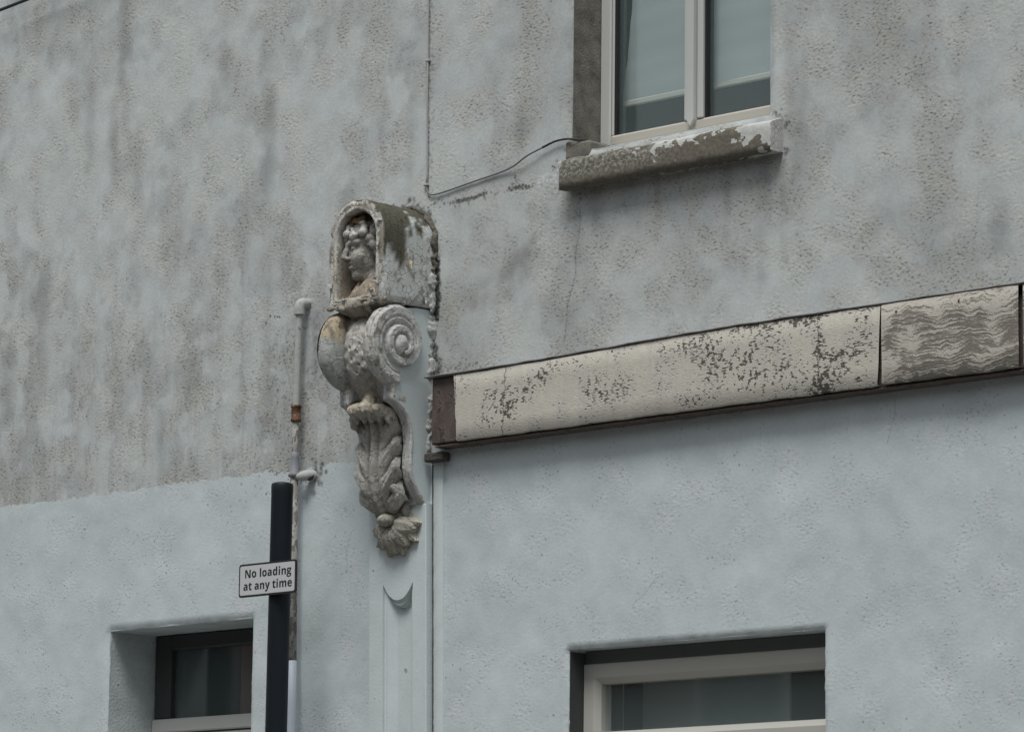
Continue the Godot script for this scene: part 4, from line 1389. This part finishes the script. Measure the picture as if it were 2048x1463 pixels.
# ---------------------------------------------------------------- pilaster and the strip beside it
func build_pilaster() -> void:
	var p := thing("pilaster", "flat white painted pilaster with a sunk panel below the console", "pilaster")
	var N := 44
	var loop := func(l: float, r: float, top: float, dip: float, z: float) -> Array:
		var out := []
		for i in 10: out.append(Vector3(l, lerpf(1.0, top, i / 10.0), z))
		for i in 21:
			var t := i / 20.0
			out.append(Vector3(lerpf(l, r, t), top - dip * (1.0 - pow(absf(t * 2.0 - 1.0), 2.2)), z))
		for i in range(1, 11): out.append(Vector3(r, lerpf(top, 1.0, i / 10.0), z))
		for i in range(1, 4): out.append(Vector3(lerpf(r, l, i / 4.0), 1.0, z))
		return out
	var rings := [loop.call(-0.162, 0.163, 3.68, 0.0, -0.012), loop.call(-0.162, 0.163, 3.68, 0.0, 0.034), loop.call(-0.158, 0.159, 3.676, 0.0, 0.038), loop.call(-0.080, 0.090, 3.372, 0.068, 0.038), loop.call(-0.079, 0.089, 3.364, 0.068, 0.028), loop.call(-0.070, 0.083, 3.352, 0.062, 0.0255), loop.call(-0.064, 0.078, 3.346, 0.061, 0.029), loop.call(-0.056, 0.071, 3.338, 0.060, 0.0245), loop.call(-0.030, 0.072, 3.322, 0.050, 0.006), loop.call(-0.024, 0.067, 3.310, 0.044, 0.0045), loop.call(0.0205, 0.0205, 3.27, 0.0, 0.0045)]
	var f := func(i: int, j: int) -> Vector3:
		var q: Vector3 = rings[j][i]
		q.x += (3.6 - q.y) * 0.022
		return q
	part(p, "shaft", sheet(rings[0].size(), rings.size(), f, false, true, tint_of(Color(1, 1, 1), 0.05, 2), null, true), M.smooth)
	var b := thing("cover_strip", "narrow painted strip with dark open joints right of the pilaster", "cover strip")
	var jag := FastNoiseLite.new()
	jag.seed = 8
	jag.frequency = 30.0
	var sf := func(i: int, j: int) -> Vector3:
		var y := lerpf(1.0, 3.862, j / 150.0)
		var e: Array = [[0.176, -0.012], [0.176, 0.0075], [0.178, 0.0095], [0.2, 0.0095], [0.226, 0.0095], [0.228, 0.0075], [0.228, -0.012]][i]
		var x: float = e[0] + jag.get_noise_1d(y) * (0.004 if i < 2 else 0.0012) + (3.6 - y) * 0.022
		return Vector3(x, y, e[1])
	part(b, "board", sheet(7, 151, sf, false, false, tint_of(Color(1, 1, 1), 0.06, 5)), M.smooth)
	var gf := func(i: int, j: int) -> Vector3:
		var y := lerpf(1.0, 3.84, j / 40.0)
		return Vector3([0.1645, 0.1775][i] + (3.6 - y) * 0.022, y, 0.0035)
	part(b, "joint", sheet(2, 41, gf), M.dark_grey)

# ---------------------------------------------------------------- fascia
func build_fascia() -> void:
	var f := thing("fascia_board", "long peeling cream timber fascia running right from the console", "fascia board")
	var uvf := func(p: Vector3) -> Vector2: return Vector2((p.x - FX) / FW, clampf((4.20 - p.y) / 0.30, 0.004, 0.996))
	var wav := FastNoiseLite.new()
	wav.seed = 6
	wav.frequency = 2.2
	wav.fractal_octaves = 4
	var boards := [[0.362, 2.497, 0.0], [2.512, 3.118, 0.004], [3.136, 3.68, 0.002]]
	for b in boards:
		var n := int((b[1] - b[0]) / 0.012)
		var zf: float = 0.083 + b[2]
		var sf := func(i: int, j: int) -> Vector3:
			var x := lerpf(b[0], b[1], float(i) / n)
			var top := lerpf(4.170, 4.196, smoothstep(0.36, 2.0, x)) + wav.get_noise_2d(x * 2.0, 3.0) * 0.003
			var low := 3.905 + wav.get_noise_2d(x * 2.0, 7.0) * 0.005
			var e: Array = [[0.0, 0.03], [0.0, zf - 0.004], [0.015, zf], [0.25, zf], [0.5, zf], [0.75, zf], [0.985, zf], [1.0, zf - 0.004], [1.0, 0.03]][j]
			var y := lerpf(low, top, e[0])
			var z: float = e[1]
			if j > 0 and j < 8: z += wav.get_noise_2d(x, y * 3.0) * 0.004
			return Vector3(x - (0.02 * (e[0] - 0.5) if b[0] < 0.4 and i == 0 else 0.0) + (0.016 * (e[0] - 0.5) if i == n and b[1] < 2.6 else 0.0), y, z)
		part(f, "plank", sheet(n + 1, 9, sf, true, false, null, uvf), M.fascia)
	# bare backing: the brown end, the batten under the planks, the dark gaps, the lead edge on top
	part(f, "bare_end", box(Vector3(0.212, 3.905, 0.0), Vector3(0.372, 4.172, 0.066), 0.006), M.wood).set_meta("label", "unpainted brown end beside the console")
	var st := st_new()
	add_box(st, Vector3(0.374, 3.899, 0.002), Vector3(3.70, 4.165, 0.060), 0.003)
	part(f, "backing", done(st), M.wood)
	part(f, "batten", box(Vector3(0.24, 3.8915, 0.001), Vector3(3.70, 3.8975, 0.072), 0.002), M.wood)
	st = st_new()
	var lf := func(i: int, j: int) -> Vector3:
		var x := lerpf(0.19, 3.70, i / 160.0)
		var top := lerpf(4.176, 4.200, smoothstep(0.36, 2.0, x)) + wav.get_noise_2d(x * 3.0, 1.0) * 0.003
		var e: Array = [[0.0, -0.006], [0.086, -0.003], [0.0885, 0.0], [0.086, 0.003], [0.02, 0.012], [0.0, 0.016]][j]
		return Vector3(x, top + e[1] , e[0])
	part(f, "top_flashing", sheet(161, 6, lf, true), M.lead)
	part(f, "stub_and_shadow", box(Vector3(0.160, 3.842, 0.001), Vector3(0.262, 3.878, 0.055), 0.006), M.dark_grey)  # dark box: wooden stub with the black shadow beside it painted in
	for s in [[2.44, 4.160], [2.58, 4.163], [2.86, 4.168]]:
		part(f, "nail", lathe([[0.0, 0.003], [0.004, 0.002], [0.0045, 0.0]], 8), M.rust, Vector3(s[0], s[1], 0.089)).rotation.x = PI / 2

# ---------------------------------------------------------------- pipe, cables
func build_pipe() -> void:
	var p := thing("old_pipe", "thin pale old pipe on the wall with a rusty coupling, left of the console", "pipe")
	var x := -0.598
	var z := 0.045
	part(p, "upper_length", tube(smooth_path([Vector3(x + 0.008, 4.555, z), Vector3(x + 0.004, 4.4, z), Vector3(x, 4.13, z)], 0.03), 0.0145, 14), M.pipe)
	part(p, "elbow", tube(smooth_path([Vector3(x + 0.008, 4.525, z), Vector3(x + 0.008, 4.560, z), Vector3(x + 0.009, 4.574, z - 0.010), Vector3(x + 0.010, 4.578, z - 0.03), Vector3(x + 0.010, 4.578, -0.02)], 0.006), 0.022, 14), M.pipe)
	part(p, "coupling", lathe([[0.0, 0.034], [0.021, 0.034], [0.0225, 0.030], [0.0225, 0.025], [0.0195, 0.022], [0.0195, -0.022], [0.0225, -0.025], [0.0225, -0.032], [0.020, -0.035], [0.0, -0.035]], 16), M.rust, Vector3(x, 4.115, z))
	part(p, "middle_length", tube([Vector3(x, 4.09, z), Vector3(x - 0.001, 3.98, z), Vector3(x - 0.002, 3.86, z)], 0.0135, 14), M.peel)
	part(p, "collar", lathe([[0.0, 0.055], [0.014, 0.055], [0.0165, 0.03], [0.018, -0.03], [0.026, -0.036], [0.026, -0.048], [0.018, -0.052], [0.0, -0.052]], 16), flat(0.22, 0.235, 0.25, 0.6), Vector3(x - 0.002, 3.90, z))
	var tee := part(p, "wall_tee", tube(smooth_path([Vector3(x, 3.852, z), Vector3(x + 0.03, 3.850, z - 0.004), Vector3(x + 0.05, 3.853, z - 0.012), Vector3(x + 0.062, 3.856, z - 0.03), Vector3(x + 0.066, 3.856, -0.02)], 0.006), [0.013, 0.013, 0.013, 0.014, 0.016, 0.019, 0.021, 0.021, 0.021, 0.022, 0.022, 0.022, 0.022, 0.022, 0.022, 0.022, 0.022, 0.022, 0.022, 0.022, 0.022, 0.022, 0.022, 0.022, 0.022, 0.022], 14), M.pipe)
	tee.set_meta("label", "blackened branch turning into the wall")
	part(p, "tee_mouth", lathe([[0.0, 0.004], [0.017, 0.004], [0.023, 0.0], [0.024, -0.012], [0.0, -0.012]], 14), M.dark_grey, Vector3(x + 0.064, 3.858, 0.026)).rotation = Vector3(1.1, 0.5, 0)
	part(p, "lower_length", tube([Vector3(x - 0.002, 3.855, z), Vector3(x + 0.004, 3.5, z), Vector3(x + 0.010, 3.09, z)], 0.0165, 14), M.peel)
	part(p, "lowest_length", tube([Vector3(x + 0.010, 3.095, z), Vector3(x + 0.016, 2.6, z), Vector3(x + 0.02, 1.2, z)], 0.0175, 14), flat(0.46, 0.51, 0.57, 0.5))

func build_cables() -> void:
	var c := thing("wall_cable", "thin cable running down the wall joint then slanting up to the sill", "cable")
	var down := [Vector3(0.096, 6.9, 0.006), Vector3(0.097, 6.2, 0.006), Vector3(0.098, 5.75, 0.006), Vector3(0.104, 5.45, 0.008), Vector3(0.101, 5.3, 0.006), Vector3(0.106, 5.1, 0.006), Vector3(0.107, 4.985, 0.007)]
	part(c, "painted_length", tube(smooth_path(down, 0.04), 0.0042, 8), M.cable_pale)
	var slant := [Vector3(0.107, 4.985, 0.007), Vector3(0.112, 4.960, 0.009), Vector3(0.128, 4.942, 0.010), Vector3(0.160, 4.936, 0.010), Vector3(0.24, 4.943, 0.009), Vector3(0.38, 4.960, 0.008), Vector3(0.522, 4.976, 0.008), Vector3(0.60, 4.990, 0.012), Vector3(0.68, 5.018, 0.02), Vector3(0.76, 5.040, 0.016)]
	part(c, "grey_length", tube(smooth_path(slant, 0.015), 0.0036, 8), M.cable_grey)
	var end := [Vector3(0.76, 5.040, 0.016), Vector3(0.83, 5.054, 0.018), Vector3(0.89, 5.055, 0.016), Vector3(0.93, 5.048, 0.008), Vector3(0.955, 5.046, -0.012), Vector3(0.965, 5.044, -0.06), Vector3(0.968, 5.040, -0.16)]
	part(c, "black_length", tube(smooth_path(end, 0.012), 0.0044, 8), M.cable)
	for y in [5.50, 4.985]:
		part(c, "clip", box(Vector3(0.092, y - 0.006, 0.0), Vector3(0.116, y + 0.004, 0.014), 0.002), M.cable_pale)
	var o := thing("overhead_cable", "dark cable crossing the top corner of the wall", "cable")
	var pts := []
	for i in 60:
		var x := lerpf(-6.5, 1.5, i / 59.0)
		pts.append(Vector3(x, 6.186 + 0.085 * (x + 2.38) + 0.012 * pow(x + 2.4, 2.0), 0.06))
	part(o, "wire", tube(pts, 0.0075, 8), M.cable)
	for x in [-6.45, 1.45]:
		part(o, "wall_hook", box(Vector3(x - 0.015, 6.186 + 0.085 * (x + 2.38) + 0.012 * pow(x + 2.4, 2.0) - 0.02, 0.0), Vector3(x + 0.015, 6.186 + 0.085 * (x + 2.38) + 0.012 * pow(x + 2.4, 2.0) + 0.012, 0.07), 0.003), M.lead)

# ---------------------------------------------------------------- sign and post
func rounded(w: float, h: float, r: float, n := 6) -> PackedVector2Array:
	var out := PackedVector2Array()
	for k in 4:
		var c := Vector2([w / 2 - r, -w / 2 + r, -w / 2 + r, w / 2 - r][k], [h / 2 - r, h / 2 - r, -h / 2 + r, -h / 2 + r][k])
		for i in n + 1:
			var a := PI / 2 * (k + float(i) / n)
			out.append(c + Vector2(cos(a), sin(a)) * r)
	return out

func build_sign() -> void:
	var p := thing("sign_post", "slim black metal street post in front of the wall", "post", Vector3(-0.418, 0.0, 0.3))
	var pr := [[0.0, 3.782], [0.030, 3.782], [0.042, 3.778], [0.0445, 3.770], [0.0445, 3.745], [0.0440, 3.742], [0.0440, 0.0]]
	var sh := part(p, "shaft", lathe(pr, 32), M.post)
	sh.rotation.z = -0.006
	for y in [3.42, 3.355]:
		var cl := part(p, "clip_band", lathe([[0.0445, -0.008], [0.047, -0.006], [0.047, 0.006], [0.0445, 0.008]], 32), M.post)
		cl.position = Vector3(0.02, y, 0)
	var s := thing("loading_sign", "small white plate reading No loading at any time", "sign", Vector3(-0.4095, 3.3905, 0.358))
	var st := st_new()
	var at := func(q: Vector2, t: float) -> Vector3: return Vector3(q.x, q.y, t)
	prism(st, rounded(0.337, 0.134, 0.012), at, -0.006, 0.0)
	part(s, "border", done(st), M.sign_black)
	st = st_new()
	prism(st, rounded(0.321, 0.118, 0.008), at, -0.002, 0.0012)
	part(s, "plate", done(st), M.sign_white)
	var font := SystemFont.new()
	font.font_names = PackedStringArray(["Droid Sans"])
	font.font_weight = 700
	for k in 2:
		var t := TextMesh.new()
		t.font = font
		t.text = ["No loading", "at any time"][k]
		t.font_size = 64
		t.pixel_size = 0.00078
		t.depth = 0.0006
		t.horizontal_alignment = HORIZONTAL_ALIGNMENT_CENTER
		t.vertical_alignment = VERTICAL_ALIGNMENT_CENTER
		var o := part(s, "lettering", t, M.sign_black, Vector3(0.004, [0.026, -0.024][k], 0.0017))
		var bb := t.get_aabb()
		var want: float = [0.272, 0.285][k]
		o.scale = Vector3(want / bb.size.x, 0.90, 1.0)
	part(s, "bracket", box(Vector3(-0.05, -0.045, -0.016), Vector3(0.03, 0.045, -0.007), 0.002), M.post)

# ---------------------------------------------------------------- the street
func build_street() -> void:
	tag(part(self, "ground", box(Vector3(-300, -0.6, -300), Vector3(300, -0.132, 300), 0.0), M.asphalt), "", "", "", "structure")
	tag(part(self, "road", box(Vector3(-60, -0.131, 2.55), Vector3(60, -0.12, 10.2), 0.0), M.asphalt), "", "", "", "structure")
	tag(part(self, "pavement", box(Vector3(-60, -0.13, 0.002), Vector3(60, 0.0, 2.4), 0.0), M.paving), "", "", "", "structure")
	tag(part(self, "pavement", box(Vector3(-60, -0.13, 10.35), Vector3(60, 0.0, 15.1), 0.0), M.paving), "", "", "", "structure")
	tag(part(self, "kerb", box(Vector3(-60, -0.13, 2.403), Vector3(60, 0.0, 2.547), 0.015), M.kerb), "", "", "", "structure")
	tag(part(self, "kerb", box(Vector3(-60, -0.13, 10.203), Vector3(60, 0.0, 10.347), 0.015), M.kerb), "", "", "", "structure")

func build_opposite() -> void:
	var t := thing("brick_terrace", "brick terrace across the street, seen only as a dim reflection in the panes", "building", Vector3(0, 0, 15.0))
	part(t, "wall", box(Vector3(-40, 0, 0), Vector3(40, 6.6, 8), 0.0), tile_material(paint_tile(256, 171, 0.05, 0.9, Color(0.16, 0.10, 0.075), Color(0.2, 0.15, 0.12), 1, 1, 0.4), 0.8, 0.0, false))
	var st := st_new()
	prism(st, PackedVector2Array([Vector2(-0.25, 6.5), Vector2(4.0, 9.0), Vector2(8.25, 6.5)]), func(p: Vector2, x: float) -> Vector3: return Vector3(x, p.y, p.x), -40.2, 40.2)
	part(t, "roof", done(st), flat(0.07, 0.07, 0.075, 0.8))
	var w := box(Vector3(-0.55, -0.8, -0.03), Vector3(0.55, 0.8, 0.02), 0.02)
	var g := box(Vector3(-0.45, -0.7, -0.045), Vector3(0.45, 0.7, -0.031), 0.0)
	var dark_glass := flat(0.02, 0.022, 0.025, 0.1, 0.5)
	var ch := box(Vector3(-0.6, 0, -0.35), Vector3(0.6, 1.3, 0.35), 0.02)
	for k in 16:
		var x := -37.5 + 5.0 * k
		for q in [[-1.2, 4.8], [1.2, 4.8], [-1.2, 1.7]]:
			var f := part(t, "window", w, M.upvc, Vector3(x + q[0], q[1], 0))
			part(f, "pane", g, dark_glass)
		part(t, "door", box(Vector3(-0.45, 0.0, -0.02), Vector3(0.45, 2.1, 0.03), 0.02), M.wood, Vector3(x + 1.2, 0, 0))
		part(t, "chimney", ch, M.wood, Vector3(x + 2.5, 8.6, 4.0))

func _ready() -> void:
	rng.seed = 77
	var cam := Camera3D.new()
	cam.name = "camera"
	cam.fov = rad_to_deg(2.0 * atan(731.5 / 8000.0))
	cam.near = 0.1
	cam.far = 1000.0
	cam.transform = Transform3D(Basis(Vector3(0.7206638, 0.0118351, -0.6931837), Vector3(0.1060116, 0.9862146, 0.1270525), Vector3(0.6851316, -0.1650476, 0.7094745)).orthonormalized(), Vector3(11.3455, 1.6, 11.1358))
	add_child(cam)
	cam.current = true
	var env := Environment.new()
	env.background_mode = Environment.BG_SKY
	var sky := Sky.new()
	var sm := ProceduralSkyMaterial.new()
	sm.sky_top_color = lin(0.50, 0.535, 0.56)
	sm.sky_horizon_color = lin(0.150, 0.160, 0.168)
	sm.sky_curve = 0.35
	sm.ground_bottom_color = lin(0.10, 0.10, 0.10)
	sm.ground_horizon_color = lin(0.22, 0.23, 0.24)
	sm.sun_angle_max = 0.0
	sky.sky_material = sm
	env.sky = sky
	env.tonemap_mode = Environment.TONE_MAPPER_LINEAR
	env.tonemap_exposure = 1.52
	env.sdfgi_enabled = true
	env.ssao_enabled = true
	env.ssil_enabled = true
	var we := WorldEnvironment.new()
	we.environment = env
	add_child(we)
	var sun := DirectionalLight3D.new()
	sun.name = "overcast_sun"
	sun.light_energy = 0.5
	sun.light_angular_distance = 22.0
	sun.light_color = Color(1.0, 0.995, 0.985)
	sun.shadow_enabled = true
	add_child(sun)
	sun.look_at_from_position(Vector3(2.4, 14.0, 5.2), Vector3(0, 3, 0))

	var t0 := Time.get_ticks_msec()
	materials()
	print("materials ", Time.get_ticks_msec() - t0)
	build_street()
	build_opposite()
	build_house()
	print("house ", Time.get_ticks_msec() - t0)
	build_pilaster()
	build_console()
	print("console ", Time.get_ticks_msec() - t0)
	build_fascia()
	build_pipe()
	build_sign()
	build_cables()
	print("all ", Time.get_ticks_msec() - t0)
